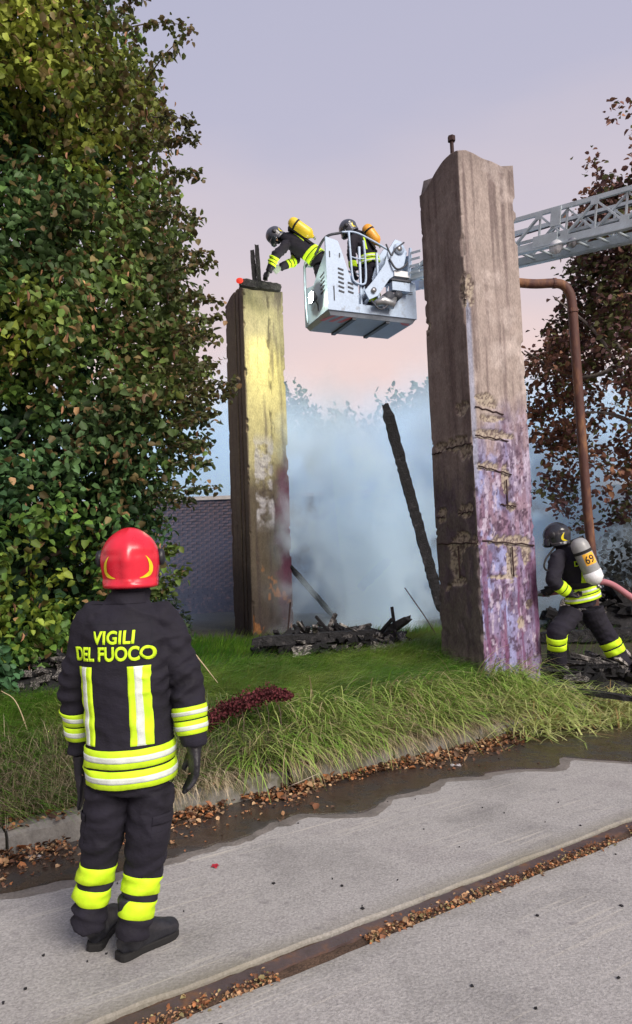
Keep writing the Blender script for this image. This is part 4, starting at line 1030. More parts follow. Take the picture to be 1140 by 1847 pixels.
def b_drift(xyz, M_, R_, Nz, lo, hi):
    n_ = Nz(.28, 4, (1, 5, 2), (1, 1, .8)); nn_ = R_(n_, .32, .68, .35, 1)
    top = M_('ADD', xyz[2], M_('MULTIPLY', n_, -3.0)); hz = R_(top, 6.6, 3.0)
    return M_('MULTIPLY', M_('MULTIPLY', nn_, hz), soft(xyz, M_, R_, lo, hi, 1, .6))
volume('smoke', (-16, 20.6, .1), (18, 26.0, 10), 1.5, b_drift, (.72, .88, 1.0))
def b_thin(xyz, M_, R_, Nz, lo, hi):
    n_ = Nz(.5, 3, (7, 5, 2)); nn_ = R_(n_, .3, .65, .15, 1); hz = R_(xyz[2], 4.2, 1.5)
    return M_('MULTIPLY', M_('MULTIPLY', nn_, hz), soft(xyz, M_, R_, lo, hi, 1, .8))
volume('smoke', (-8, 13.4, .1), (-1.3, 19.4, 4.6), .05, b_thin, (.40, .58, .98))
# ------------------------------------------------------------------ people
M_SKIN = mat('skin', (.42, .24, .18), var=.08, rough=.5, bump=.1)
M_NAVY = mat('navy_cloth', (.0125, .0115, .020), var=.25, scale=4, rough=.85, bump=.35, bscale=16, grain=.12, spec=.3, dist=.02, stretch=(1, 1, 1.5))
M_NAVY2 = mat('navy_seam', (.011, .011, .018), rough=.9, bump=.2, bscale=200)
M_GLOVE = mat('black_glove', (.012, .012, .018), var=.3, rough=.5, bump=.3, bscale=90, spec=.5)
M_BOOT = mat('black_boot', (.014, .015, .021), var=.3, scale=12, rough=.45, bump=.3, bscale=70, spec=.5)
M_SOLE = mat('boot_sole', (.012, .012, .013), rough=.85)
M_HIVIS = mat('hi_vis_yellow', (.53, .80, .02), var=.15, scale=14, rough=.6, bump=.15, bscale=220, spec=.3, grain=.05)
M_HIVIS.node_tree.nodes['Principled BSDF'].inputs['Emission Strength'].default_value = 0
M_SILVER = mat('reflective_silver', (.60, .66, .62), var=.10, scale=30, rough=.4, bump=.2, bscale=200, spec=.6, grain=.08)
M_HRED = mat('red_helmet', (.58, .014, .035), var=.14, scale=7, rough=.30, rvar=.14, bump=.05, bscale=30, spec=.6, grain=.03)
M_HBLK = mat('black_helmet', (.018, .02, .028), var=.1, rough=.25, bump=.05, spec=.6)
M_HGREY = mat('grey_helmet', (.05, .055, .075), var=.1, rough=.3, bump=.05, spec=.6)
M_YEL = mat('yellow_plastic', (.72, .60, .02), var=.05, rough=.4)
M_TYEL = mat('yellow_cylinder', (.70, .52, .035), var=.1, rough=.38, bump=.05, spec=.5)
M_TORG = mat('orange_cylinder', (.72, .33, .035), var=.1, rough=.38, bump=.05, spec=.5)
M_TGREY = mat('grey_cylinder', (.27, .28, .29), var=.1, rough=.4, bump=.05, spec=.5)
M_TWHITE = mat('white_plastic', (.68, .70, .74), var=.08, rough=.4)
M_STRAP = mat('black_strap', (.015, .015, .017), rough=.8)
M_METAL = mat('dull_metal', (.35, .36, .38), rough=.35, metal=.7)
M_TAG = mat('amber_label', (.80, .42, .04), rough=.6, bump=.05)
M_INK = mat('black_print', (.02, .02, .02), rough=.7, bump=0)

def fuse(name, bm, voxel, mt, parent, smooth=3, wrinkle=0.0, wf=(7, 7, 15), seed=0, smf=.5, creases=()):
    me = bpy.data.meshes.new('tmp'); bmesh.ops.recalc_face_normals(bm, faces=bm.faces); bm.to_mesh(me); bm.free()
    o = bpy.data.objects.new('tmp', me); COL.objects.link(o)
    r = o.modifiers.new('r', 'REMESH'); r.mode = 'VOXEL'; r.voxel_size = voxel
    s_ = o.modifiers.new('s', 'SMOOTH'); s_.factor = smf; s_.iterations = smooth
    dg = bpy.context.evaluated_depsgraph_get(); dg.update(); ev = o.evaluated_get(dg)
    m2 = bpy.data.meshes.new_from_object(ev); bpy.data.objects.remove(o); bpy.data.meshes.remove(me)
    m2.name = name
    if wrinkle:
        n = len(m2.vertices); co = np.empty(n * 3, np.float32); no = np.empty(n * 3, np.float32)
        m2.vertices.foreach_get('co', co); m2.vertex_normals.foreach_get('vector', no); co = co.reshape(-1, 3).astype(float); no = no.reshape(-1, 3)
        warp = co + .12 * (np.c_[fbm(co * 3, 2, seed), fbm(co * 3, 2, seed + 5), fbm(co * 3, 2, seed + 9)] - .5)
        rot = np.array([[.94, 0, .34], [0, 1, 0], [-.34, 0, .94]])
        a = 1 - np.abs(2 * fbm((warp @ rot) * wf, 3, seed + 1) - 1); b = fbm(warp * 4.5, 2, seed + 2) - .5
        area = sstep(.42, .62, fbm(co * 5 + 7, 2, seed + 3))
        co = co + no * (wrinkle * (1.6 * (a ** 3 - .35) * (.25 + .9 * area) + 1.3 * b))[:, None]
        ph = 5.0 * (fbm(co * 5.5, 2, seed + 11) - .5)
        for (cc_, ax_, wid_, lam_, amp_) in creases:
            rel_ = co - np.array(cc_); ax_ = np.array(Vector(ax_).normalized()); dd_ = rel_ @ ax_ + .5 * (rel_ @ np.array([.6, .5, 0]))
            r_ = np.linalg.norm(rel_, axis=1); w_ = np.exp(-(r_ / wid_) ** 2)
            s_w = np.sin(2 * pi * dd_ / lam_ + ph); ridge = np.sign(s_w) * np.abs(s_w) ** .7; ridge = np.where(ridge > 0, ridge, ridge * .6)
            co = co + no * (amp_ * ridge * w_ * (.35 + sstep(.4, .6, fbm(co * 7 + 3, 2, seed + 13))))[:, None]
        m2.vertices.foreach_set('co', co.astype(np.float32).ravel()); m2.update()
    return link(name, m2, mt, parent, smooth=True)
def bvh_of(o):
    me = o.data; return BVHTree.FromPolygons([v.co.copy() for v in me.vertices], [tuple(p.vertices) for p in me.polygons])

def patch(name, bvh, grid, off, mt, parent, label=None, edge=.004, far=.36):
    """grid[i][j] = (origin, direction): a thin skin laid on the cloth where the rays leave it"""
    n, m_ = len(grid), len(grid[0]); V = []; ok = True; last = None
    for i in range(n):
        for j in range(m_):
            o_, d_ = grid[i][j]; d_ = Vector(d_).normalized(); h = bvh.ray_cast(Vector(o_), d_)
            if h[0] is None or h[3] > far:
                p = Vector(o_) + d_ * min(far * .55, .07)
            else:
                p = h[0] + d_ * (off if 0 < i < n - 1 and (0 < j < m_ - 1 or edge < 0) else off - abs(edge) * 1.3)
            last = p; V.append(tuple(p))
    F_ = [(i * m_ + j, i * m_ + j + 1, (i + 1) * m_ + j + 1, (i + 1) * m_ + j) for i in range(n - 1) for j in range(m_ - 1)]
    me = bpy.data.meshes.new(name); me.from_pydata(V, [], F_); o = link(name, me, mt, parent, smooth=True)
    bm = bmesh.new(); bm.from_mesh(me); bmesh.ops.recalc_face_normals(bm, faces=bm.faces); bm.to_mesh(me); bm.free()
    if label: o['label'] = label
    return o
def ring_band(name, bvh, c0, c1, side, fwd, off, mt, parent, n=56, rows=6, a0=0, a1=2 * pi, dip=0.0, far=.36):
    """band round a limb or the torso between axis points c0 and c1"""
    c0, c1 = Vector(c0), Vector(c1); ax = (c1 - c0).normalized(); side = Vector(side); side = (side - ax * side.dot(ax)).normalized(); f_ = ax.cross(side)
    if f_.dot(Vector(fwd)) < 0: f_ = -f_
    grid = []
    for i in range(rows):
        q = [0, .04, .35, .65, .96, 1][i] if rows == 6 else i / (rows - 1); c = c0.lerp(c1, q); grid.append([])
        for j in range(n + 1):
            a = a0 + (a1 - a0) * j / n; grid[-1].append((c, side * cos(a) + f_ * sin(a)))
    return patch(name, bvh, grid, off, mt, parent, edge=-.004 if a1 - a0 > 6 else .004, far=far)
def two_tone(name, bvh, c0, c1, side, fwd, parent, off=.006, silver=True, **k):
    b = ring_band(name, bvh, c0, c1, side, fwd, off, M_HIVIS, parent, **k)
    if silver:
        c0, c1 = Vector(c0), Vector(c1); s_ = ring_band('silver_stripe', bvh, c0.lerp(c1, .33), c0.lerp(c1, .67), side, fwd, off + .002, M_SILVER, b, **k)
    return b

def fitted_text(txt, size, bvh, org, side, up, dr, off, mt, parent, name='lettering', bold=.0, spacing=1.0, xs=1.0):
    cu = bpy.data.curves.new('t', 'FONT'); cu.body = txt; cu.size = size; cu.align_x = 'CENTER'; cu.offset = bold * size; cu.space_character = spacing; cu.resolution_u = 5
    o = bpy.data.objects.new('t', cu); COL.objects.link(o); dg = bpy.context.evaluated_depsgraph_get(); dg.update()
    me = bpy.data.meshes.new_from_object(o.evaluated_get(dg)); bpy.data.objects.remove(o); bpy.data.curves.remove(cu)
    bm = bmesh.new(); bm.from_mesh(me); bmesh.ops.triangulate(bm, faces=bm.faces)
    for _ in range(2): bmesh.ops.subdivide_edges(bm, edges=[e for e in bm.edges if e.calc_length() > size * .18], cuts=1); bmesh.ops.triangulate(bm, faces=bm.faces)
    org, side, up, dr = map(Vector, (org, side, up, dr)); kill = []
    for v in bm.verts:
        o_ = org + side * v.co.x * xs + up * v.co.y; h = bvh.ray_cast(o_, dr)
        if h[0] is None: v.co = o_; kill.append(v)
        else: v.co = h[0] + dr * off
    if kill: bmesh.ops.delete(bm, geom=kill, context='VERTS')
    me2 = bpy.data.meshes.new(name); bm.to_mesh(me2); bm.free(); bpy.data.meshes.remove(me)
    o = link(name, me2, mt, parent); sd_ = o.modifiers.new('thick', 'SOLIDIFY'); sd_.thickness = .0015; return o

def hand_bm(bm, wrist, dirn, palmn, thumb, sc=1.0, curl=.5, fat=1.0):
    """palm, four unequal bent fingers and a thumb from the side of the palm"""
    w = Vector(wrist); d = Vector(dirn).normalized(); pn = Vector(palmn); pn = (pn - d * pn.dot(d)).normalized(); s_ = d.cross(pn)
    if s_.dot(Vector(thumb)) < 0: s_ = -s_        # s_ points to the thumb side
    L_ = .085 * sc
    loft(bm, [w - d * .03, w + d * .01, w + d * L_ * .55, w + d * L_], [(.026 * sc * fat, .020 * sc * fat), (.030 * sc * fat, .019 * sc * fat), (.041 * sc * fat, .017 * sc * fat), (.040 * sc * fat, .014 * sc * fat)], s_, 12)
    for k, (u, ln) in enumerate(((.030, .072), (.010, .080), (-.010, .074), (-.029, .058))):
        b = w + d * (L_ * .92) + s_ * u * sc; pts = [b - d * .03, b]; dd = d.copy() + s_ * u * 2.5
        dd.normalize(); ang = curl * (.8 + .12 * k)
        for q in range(3):
            dd = (dd * cos(ang * .7) + pn * sin(ang * .7)).normalized(); pts.append(pts[-1] + dd * ln * sc * (.42, .32, .26)[q])
        loft(bm, pts, [.0095 * sc * fat, .0100 * sc * fat, .0092 * sc * fat, .0085 * sc * fat, .0065 * sc * fat], s_, 8)
    t0_ = w + d * .015 + s_ * .022 * sc; dd = (d * .7 + s_ * .75 + pn * .25).normalized(); pts = [t0_ - dd * .01, t0_ + dd * .03 * sc]
    dd = (d * .95 + s_ * .2 + pn * .35).normalized(); pts.append(pts[-1] + dd * .03 * sc); pts.append(pts[-1] + dd * .024 * sc)
    loft(bm, pts, [.014 * sc * fat, .0125 * sc * fat, .0105 * sc * fat, .008 * sc * fat], pn, 8)

def helmet(parent, c, fwd, up, shell_m, cres_m, sc=1.0, crest=True, mask=False):
    """modern fire helmet: ridged shell, neck flange, side discs, visor, crescent marks"""
    fwd = Vector(fwd).normalized(); up = Vector(up); up = (up - fwd * up.dot(fwd)).normalized(); sd_ = fwd.cross(up)
    M3 = Matrix((sd_, fwd, up)).transposed(); c = Vector(c)
    prof = [(-.128, .100), (-.122, .116), (-.108, .119), (-.094, .116), (-.075, .119), (-.03, .126), (.01, .127), (.05, .117), (.085, .098), (.112, .070), (.131, .040), (.139, .016), (.140, 0.0)]
    pr = catmull([(z, r, 0) for z, r in prof], 3); n = 72; V = []; F_ = []
    for i, q in enumerate(pr):
        z, r = q.x, max(q.y, .0008)
        for k in range(n):
            a = 2 * pi * k / n; x, y = cos(a), sin(a)       # y>0 front
            rr = r * (1 + .17 * abs(y) ** 1.5); zz = z
            if z < -.03 and y > .25: zz = z + (min(1, (y - .25) / .4)) * (-.03 - z) * .75      # opening at the face
            # raised centre crest and recessed rear panels
            cr_ = math.exp(-(x / .17) ** 2) * (.006 if z > -.02 else .0); 
            panel = sstep(.05, .03, abs(z + .035) - .028) * sstep(-.2, -.45, y) * sstep(.14, .20, abs(x)) * sstep(.93, .85, abs(x))
            rr += cr_ - .009 * panel
            rr += .004 * math.exp(-((z + .095) / .007) ** 2)
            V.append((x * rr, y * rr, zz))
    m_ = len(pr)
    for i in range(m_ - 1):
        for k in range(n): F_.append((i * n + k, i * n + (k + 1) % n, (i + 1) * n + (k + 1) % n, (i + 1) * n + k))
    bvh = BVHTree.FromPolygons([Vector(v) for v in V], F_)
    T_ = lambda v: tuple(c + M3 @ (Vector(v) * sc))
    me = bpy.data.meshes.new('helmet'); me.from_pydata([T_(v) for v in V], [], F_); shell = link('helmet', me, shell_m, parent, smooth=True)
    so = shell.modifiers.new('thick', 'SOLIDIFY'); so.thickness = .004 * sc; so.offset = -1
    def onto(az, z, off):
        h = bvh.ray_cast(Vector((0, 0, z)), Vector((cos(az), sin(az), 0))); 
        return (h[0] + Vector((cos(az), sin(az), 0)) * off) if h[0] is not None else Vector((cos(az) * .12, sin(az) * .12, z))
    for sx in (1, -1):                                                  # crescent (boomerang) marks on the rear sides
        Vc = []; Fc_ = []; nn = 18
        for i in range(nn + 1):
            q = i / nn; t_ = q * 2 - 1
            az_off = .66 - .62 * (t_ + .15) ** 2 if t_ < 0 else .66 - .25 * t_ ** 2
            azc = -pi / 2 + sx * (az_off + .20); zc = -.082 + .095 * q ** 1.25
            wdt = .012 * (1 - abs(t_) ** 2.2) + .0012
            tang = Vector((-.6, 1)) if q < .4 else Vector((.15, 1))
            for s_ in (-1, 1):
                Vc.append(T_(onto(azc + sx * s_ * wdt / .12 * (.55 if q < .35 else .95), zc - s_ * wdt * (.8 if q < .35 else .25), .0022)))
        for i in range(nn): Fc_.append((2 * i, 2 * i + 1, 2 * i + 3, 2 * i + 2))
        me = bpy.data.meshes.new('crescent_mark'); me.from_pydata(Vc, [], Fc_); link('crescent_mark', me, cres_m, shell)
        bm = bmesh.new(); q = Vector((sx * .119, .005, .005)); loft(bm, [T_(q), T_(q + Vector((sx * .024, 0, 0))), T_(q + Vector((sx * .03, 0, 0)))], [(.030 * sc, .038 * sc), (.028 * sc, .036 * sc), (.018 * sc, .024 * sc)], M3 @ Vector((0, 1, 0)), 16)
        from_bm('visor_hinge', bm, M_BOOT, shell, smooth=True)
    Vv = []; Fv = []; nn = 20
    for j in range(5):
        for i in range(nn + 1):
            az = pi / 2 + (i / nn - .5) * 2.4; z = -.02 - j * .022; Vv.append(T_((cos(az) * .125, sin(az) * (.152 + .004 * j), z)))
    for j in range(4):
        for i in range(nn): Fv.append((j * (nn + 1) + i, j * (nn + 1) + i + 1, (j + 1) * (nn + 1) + i + 1, (j + 1) * (nn + 1) + i))
    me = bpy.data.meshes.new('visor'); me.from_pydata(Vv, [], Fv); o = link('visor', me, mat('visor', (.03, .04, .05), rough=.12, spec=.8, bump=0), shell, smooth=True)
    so = o.modifiers.new('thick', 'SOLIDIFY'); so.thickness = .003
    if mask:
        bm = bmesh.new(); loft(bm, [T_((0, .09, -.07)), T_((0, .14, -.085)), T_((0, .165, -.10))], [(.055 * sc, .06 * sc), (.045 * sc, .045 * sc), (.025 * sc, .025 * sc)], sd_, 12); from_bm('breathing_mask', bm, M_BOOT, parent, smooth=True)
    return shell

def boot(parent, ankle, heel, toe, sc=1.0, shaft_to=None, r=.058):
    heel, toe, ankle = Vector(heel), Vector(toe), Vector(ankle); d = (toe - heel); L_ = d.length; d.normalize(); up = Vector((0, 0, 1)); s_ = d.cross(up).normalized()
    bm = bmesh.new(); g0 = heel
    # foot
    P_ = [g0 + up * .055 - d * .0, g0 + d * L_ * .12 + up * .062, g0 + d * L_ * .32 + up * .075, g0 + d * L_ * .55 + up * .062, g0 + d * L_ * .78 + up * .048, g0 + d * L_ * .93 + up * .042, g0 + d * L_ + up * .035]
    loft(bm, P_, [(.026, .035), (.037, .053), (.043, .074), (.046, .060), (.051, .043), (.044, .036), (.020, .020)], s_, 16)
    loft(bm, [g0 + d * .075 + up * .05, ankle, shaft_to or (ankle + up * .16)], [(.045, .052), (.048, .055), (r, r + .004)], s_, 16)
    o = fuse('boot', bm, .008, M_BOOT, parent, 4, .0022, seed=int(abs(heel.x) * 100))
    bm = bmesh.new(); outl = []
    for q, w in ((0, .020), (.03, .034), (.12, .040), (.35, .036), (.55, .043), (.75, .052), (.88, .050), (.97, .034), (1.01, .014)):
        outl.append((q, w))
    L1 = [heel + d * (q * L_ - .006) + s_ * w for q, w in outl]; L2 = [heel + d * (q * L_ - .006) - s_ * w for q, w in outl][::-1]; ring = L1 + L2
    rows = [[bm.verts.new(p + up * z + (p - (heel + toe) / 2).normalized() * e) for p in ring] for z, e in ((.0, 0), (.006, .004), (.026, .004), (.032, .0))]
    for i in range(3):
        for k in range(len(ring)): bm.faces.new((rows[i][k], rows[i][(k + 1) % len(ring)], rows[i + 1][(k + 1) % len(ring)], rows[i + 1][k]))
    bm.faces.new(rows[0][::-1]); bm.faces.new(rows[-1])
    from_bm('sole', bm, M_SOLE, o)
    return o

def cylinder_pack(parent, p0, p1, r, m_tank, side, back, band_m=M_STRAP, cap_m=None):
    p0, p1 = Vector(p0), Vector(p1); d = (p1 - p0).normalized(); L_ = (p1 - p0).length; bm = bmesh.new()
    V = [p0 - d * 0, p0 + d * r * .12, p0 + d * r * .45, p0 + d * r * .9, p1 - d * r * .8, p1 - d * r * .3, p1 - d * r * .05, p1 + d * .03]
    loft(bm, V, [r * .35, r * .62, r * .9, r, r, r * .75, r * .4, r * .25], side, 22)
    t = from_bm('air_cylinder', bm, m_tank, parent, smooth=True)
    for q in (.30,):
        bm = bmesh.new(); c = p0 + d * L_ * q; loft(bm, [c - d * .016, c + d * .016], r * 1.04, side, 22); from_bm('retaining_strap', bm, band_m, t)
    if cap_m:
        bm = bmesh.new(); loft(bm, [p1 - d * r * 1.3, p1 - d * r * .4, p1 - d * .0, p1 + d * .02], [r * 1.04, r * 1.0, r * .66, r * .4], side, 20); from_bm('end_cap', bm, cap_m, t, smooth=True)
    bm = bmesh.new(); loft(bm, [p1 + d * .02, p1 + d * .07], .018, side, 10); x, y, _ = frame(d); loft(bm, [p1 + d * .06 - x * .05, p1 + d * .06 + x * .04], .014, d, 10)
    from_bm('valve', bm, M_METAL, t, smooth=True)
    return t

def person(loc, label, J, fwd, group='firefighters at the burnt gate', coll=True, small=False):
    """J: joints as offsets from loc. Returns root and clothing BVHs."""
    root = thing('person', loc, label, 'person', group)
    J = {k: Vector(v) - Vector(loc) for k, v in J.items()}
    fwd = Vector(fwd).normalized(); up = Vector((0, 0, 1)); sd_ = fwd.cross(up).normalized()
    tside = (J['shR'] - J['shL']); tside = tside.normalized()
    vx = .0085 if not small else .016
    # ---- body: one continuous mesh (head with face, neck, trunk, limbs)
    bm = bmesh.new()
    pel, che, nk, hd = J['pelvis'], J['chest'], J['neck'], J['head']
    hf = Vector(J['hfwd'] + Vector(loc)) if 'hfwd' in J else fwd; hup = (Vector(J['hup'] + Vector(loc)) if 'hup' in J else up)
    hf.normalize(); hup = (hup - hf * hup.dot(hf)).normalized(); hs = hf.cross(hup)
    V, R_ = tapered([pel + (che - pel) * .08, pel + (che - pel) * .2, (pel + che) / 2, che, nk - (nk - che) * .2], [(.12, .09), (.135, .10), (.12, .09), (.145, .10), (.08, .06)], 4); loft(bm, V, R_, tside, 16)
    loft(bm, [nk - (hd - nk) * .3, nk, hd - hup * .05], [.055, .052, .055], hs, 12)
    loft(bm, [hd - hup * .115 + hf * .03, hd - hup * .09 + hf * .015, hd - hup * .05, hd, hd + hup * .05, hd + hup * .09, hd + hup * .105], [(.02, .02), (.045, .06), (.062, .083), (.070, .092), (.068, .09), (.045, .062), (.01, .01)], hs, 16)
    loft(bm, [hd - hup * .035 + hf * .085, hd - hup * .03 + hf * .108, hd + hup * .01 + hf * .085], [.012, .013, .008], hs, 8)       # nose
    loft(bm, [hd - hup * .062 + hf * .07 - hs * .02, hd - hup * .064 + hf * .088, hd - hup * .062 + hf * .07 + hs * .02], [.006, .008, .006], hup, 8)  # mouth
    for q in (-1, 1):
        loft(bm, [hd + hs * q * .066 - hup * .03, hd + hs * q * .078 - hup * .0, hd + hs * q * .07 + hup * .02], [.008, .012, .008], hf, 8)  # ears
        loft(bm, [hd + hs * q * .03 + hf * .070 + hup * .008, hd + hs * q * .03 + hf * .084 + hup * .008], [.014, .010], hup, 8)       # eyes
    for s_ in 'LR':
        fd = (J['toe' + s_] - J['ank' + s_]); fd.z = 0; fd.normalize(); az_ = J['ank' + s_]
        loft(bm, [J['hip' + s_], J['knee' + s_], az_], [.072, .052, .033], sd_, 12)
        loft(bm, [az_ - Vector((0, 0, .01)), az_ + fd * .025 - Vector((0, 0, .05)), az_ + fd * .06 - Vector((0, 0, .06))], [.028, .020, .012], sd_, 10)
        loft(bm, [J['sh' + s_] * .8 + che * .2, J['sh' + s_], J['el' + s_], J['wr' + s_]], [.05, .048, .038, .026], tside, 10)
        hd_ = J['wr' + s_] - J['el' + s_]; hd_.normalize(); hv = J.get('hand' + s_); dv = (hv - J['wr' + s_]).normalized() if hv is not None else hd_
        hand_bm(bm, J['wr' + s_], dv, fwd * -.3 + (tside if s_ == 'L' else -tside), fwd, .88, .40, .72)
    fuse('body', bm, .007 if not small else .012, M_SKIN, root, 2)
    # ---- trousers
    bm = bmesh.new(); TR = J_R = None
    tr = label_cfg.get(label, {})
    lt = tr.get('thigh', .098); lk = tr.get('knee', .085); la = tr.get('cuff', .078)
    loft(bm, [pel + (che - pel) * .35, pel + (che - pel) * .1, pel - up * .05], [(.155, .12), (.165, .13), (.158, .12)], sd_, 18)
    for s_ in 'LR':
        h_, k_, a_ = J['hip' + s_], J['knee' + s_], J['ank' + s_]; hem = J.get('hem' + s_, a_ + (k_ - a_) * .12)
        pts = [h_ + up * .04, h_ + (k_ - h_) * .25, h_ + (k_ - h_) * .6, k_, k_ + (hem - k_) * .5, hem]
        V, R_ = tapered(pts, [(lt, lt + .012), (lt, lt + .008), (lt - .006, lt), (lk, lk + .004), (la + .001, la + .006), (la, la + .008)], 4); loft(bm, V, R_, sd_, 18)
    trs = fuse('trousers', bm, vx, M_NAVY, root, 2, .012, (5, 5, 11), 4, creases=[(J['knee' + q_], J['knee' + q_] - J['hip' + q_], .15, .075, .010) for q_ in 'LR'] + [(J['hip' + q_], J['knee' + q_] - J['hip' + q_], .13, .09, .007) for q_ in 'LR'] + [(J['ank' + q_] + Vector((0, 0, .05)), (0, 0, 1), .12, .05, .007) for q_ in 'LR'])
    # ---- jacket
    bm = bmesh.new(); hemc = J['hem']; wst = J.get('waist', (pel + che) / 2)
    jr = tr.get('jacket', [(.205, .155), (.200, .15), (.190, .145), (.205, .15), (.165, .115), (.082, .075)])
    V, R_ = tapered([hemc, hemc + (wst - hemc) * .5, wst, che, (che * .38 + nk * .62), nk], jr, 5); loft(bm, V, R_, tside, 26)
    loft(bm, [nk - (nk - che) * .15, nk + (hd - nk) * .28, nk + (hd - nk) * .46], [(.088, .082), (.079, .078), (.076, .076)], tside, 18)
    for s_ in 'LR':
        h_, e_, w_ = J['sh' + s_], J['el' + s_], J['wr' + s_]; sl_ = tr.get('sleeve', (.082, .078, .070, .062, .056))
        inner = h_ * .6 + (che * .3 + nk * .7) * .4
        V, R_ = tapered([inner, h_, h_ + (e_ - h_) * .5, e_, e_ + (w_ - e_) * .55, w_ + (w_ - e_).normalized() * .0], [(sl_[0] * .9, sl_[0] * .9), (sl_[0], sl_[0] * 1.02), (sl_[1], sl_[1] * 1.05), (sl_[2], sl_[2] * 1.05), (sl_[3], sl_[3]), (sl_[4], sl_[4])], 4)
        loft(bm, V, R_, fwd, 16)
    jk = fuse('jacket', bm, .009 if not small else .015, M_NAVY, root, 2, .0105 if not small else .012, (5, 5, 12), 9, creases=[(J['el' + q_], J['wr' + q_] - J['sh' + q_], .15, .07, .010) for q_ in 'LR'] + [(J['sh' + q_] - up * .09, (.3, 0, 1), .12, .08, .007) for q_ in 'LR'] + [(wst + up * .04, (.25, .2, 1), .20, .10, .005)])
    jb, tb = bvh_of(jk), bvh_of(trs)
    return root, J, jk, jb, trs, tb, sd_, tside

label_cfg = {}
def gloves(root, J, which, fwd, tside, sc=1.1, curl=.45, cuff=.06, flip=1):
    for s_ in which:
        bm = bmesh.new(); w = J['wr' + s_]; d_ = (w - J['el' + s_]).normalized(); hv = J.get('hand' + s_); dv = (hv - w).normalized() if hv is not None else d_
        hand_bm(bm, w + dv * .012, dv, Vector(fwd) * -.3 + (tside if s_ == 'L' else -tside) * flip, fwd, sc, curl, 1.12)
        loft(bm, [w - d_ * cuff, w - d_ * .01, w + dv * .03], [(.046, .046), (.040, .040), (.034, .028)], fwd, 12)
        fuse('glove', bm, .0052, M_GLOVE, root, 1, .0018, (14, 14, 14), 3)

# ---- 1: the standing firefighter, seen from behind
lab1 = 'firefighter in red helmet standing on the concrete, back turned, hands hanging'
label_cfg[lab1] = dict(jacket=[(.194, .155), (.188, .15), (.184, .145), (.196, .15), (.155, .112), (.082, .078)], sleeve=(.082, .080, .073, .066, .056), thigh=.095, knee=.075, cuff=.068)
D = 3.25; p1loc = G(228, 1722); p1loc[2] = 0
gL0, gR0 = G(170, 1712), G(222, 1738)
J1 = dict(pelvis=P(236, 1400, D), waist=P(233, 1290, D), chest=P(229, 1160, D), neck=P(236, 1082, D + .02), head=P(236, 1018, D + .04), hem=P(238, 1404, D),
          shL=P(169, 1122, D - .0), elL=P(139, 1235, D + .05), wrL=P(146, 1352, D + .10), handL=P(147, 1420, D + .10),
          shR=P(293, 1124, D + .04), elR=P(335, 1232, D + .02), wrR=P(351, 1345, D - .02), handR=P(350, 1400, D - .03),
          hipL=P(197, 1435, D), kneeL=P(177, 1555, D + .02), ankL=P(165, 1668, D + .02), hemL=P(160, 1672, D + .0),
          hipR=P(276, 1435, D), kneeR=P(258, 1575, D), ankR=P(238, 1682, D - .05), hemR=P(237, 1690, D - .06),
          toeL=G(180, 1680), toeR=G(308, 1690))
f1 = (.20, .98, 0)
p1, J1, jk1, jb1, tr1, tb1, sd1, ts1 = person(p1loc, lab1, J1, f1)
p1v = Vector(p1loc)
f1 = Vector(f1).normalized(); s1 = f1.cross(Vector((0, 0, 1)))
helmet(p1, J1['head'] + Vector((0, -.005, .024)), (-.13, .99, .02), (0, 0, 1), M_HRED, M_YEL, 1.0)
boot(p1, J1['ankL'], Vector(G(170, 1716)) - p1v, Vector(G(208, 1655)) - p1v)
boot(p1, J1['ankR'], Vector(G(216, 1733)) - p1v, Vector(G(318, 1682)) - p1v)
gloves(p1, J1, 'R', f1, ts1, 1.28, .42)
# the left glove is long and hangs limp past the bare wrist
bm = bmesh.new(); w = J1['wrL']; h = J1['handL']; dv = (h - w).normalized()
hand_bm(bm, w + dv * .10, dv, -ts1, f1, 1.12, .12, 1.1); loft(bm, [w + dv * .02, w + dv * .08, w + dv * .13], [(.043, .034), (.038, .030), (.036, .026)], f1, 12)
fuse('glove', bm, .0052, M_GLOVE, p1, 1, .0018, (14, 14, 14), 3)
# hem bands
hem, wst = J1['hem'], J1['waist']; ax = (wst - hem).normalized()
for a, b in ((.004, .082), (.090, .168)):
    two_tone('hem_band', jb1, hem + ax * a, hem + ax * b, ts1, f1, p1, n=120, off=.009)
# braces on the back
def vstripe(u, z0_, z1_, w, name='back_stripe'):
    g_ = []; g2_ = []
    for i in range(60):
        q = i / 59; z = z0_ + (z1_ - z0_) * q; c = J1['hem'].lerp(J1['chest'], 0) ; base_ = Vector((hem.x, hem.y, 0)).lerp(Vector((J1['chest'].x, J1['chest'].y, 0)), (z - hem.z) / (J1['chest'].z - hem.z)); base_.z = z
        g_.append([(base_ + s1 * (u + w * (k / 12 - .5)), -f1) for k in range(13)]); g2_.append([(base_ + s1 * (u + w * .40 * (k / 6 - .5)), -f1) for k in range(7)])
    o = patch(name, jb1, g_, .007, M_HIVIS, p1); patch('silver_stripe', jb1, g2_, .0095, M_SILVER, o)
zt = J1['chest'].z - .085
vstripe(.105, hem.z + .172, zt, .082); vstripe(-.135, hem.z + .172, zt, .085)
for s_ in 'LR':
    e_, w_ = J1['el' + s_], J1['wr' + s_]
    d_ = (w_ - e_).normalized(); L_ = (w_ - e_).length
    for a, b in ((.36, .56), (.58, .80)): two_tone('sleeve_band', jb1, e_ + d_ * L_ * a, e_ + d_ * L_ * b, s1, f1, p1, n=48, far=.115)
    k_, hm = J1['knee' + s_], J1['hem' + s_]; d_ = (hm - k_).normalized()
    for a, b in ((.0, .072), (.098, .170)): two_tone('trouser_band', tb1, k_ + d_ * a, k_ + d_ * b, s1, f1, p1, silver=False, n=48, far=.15)
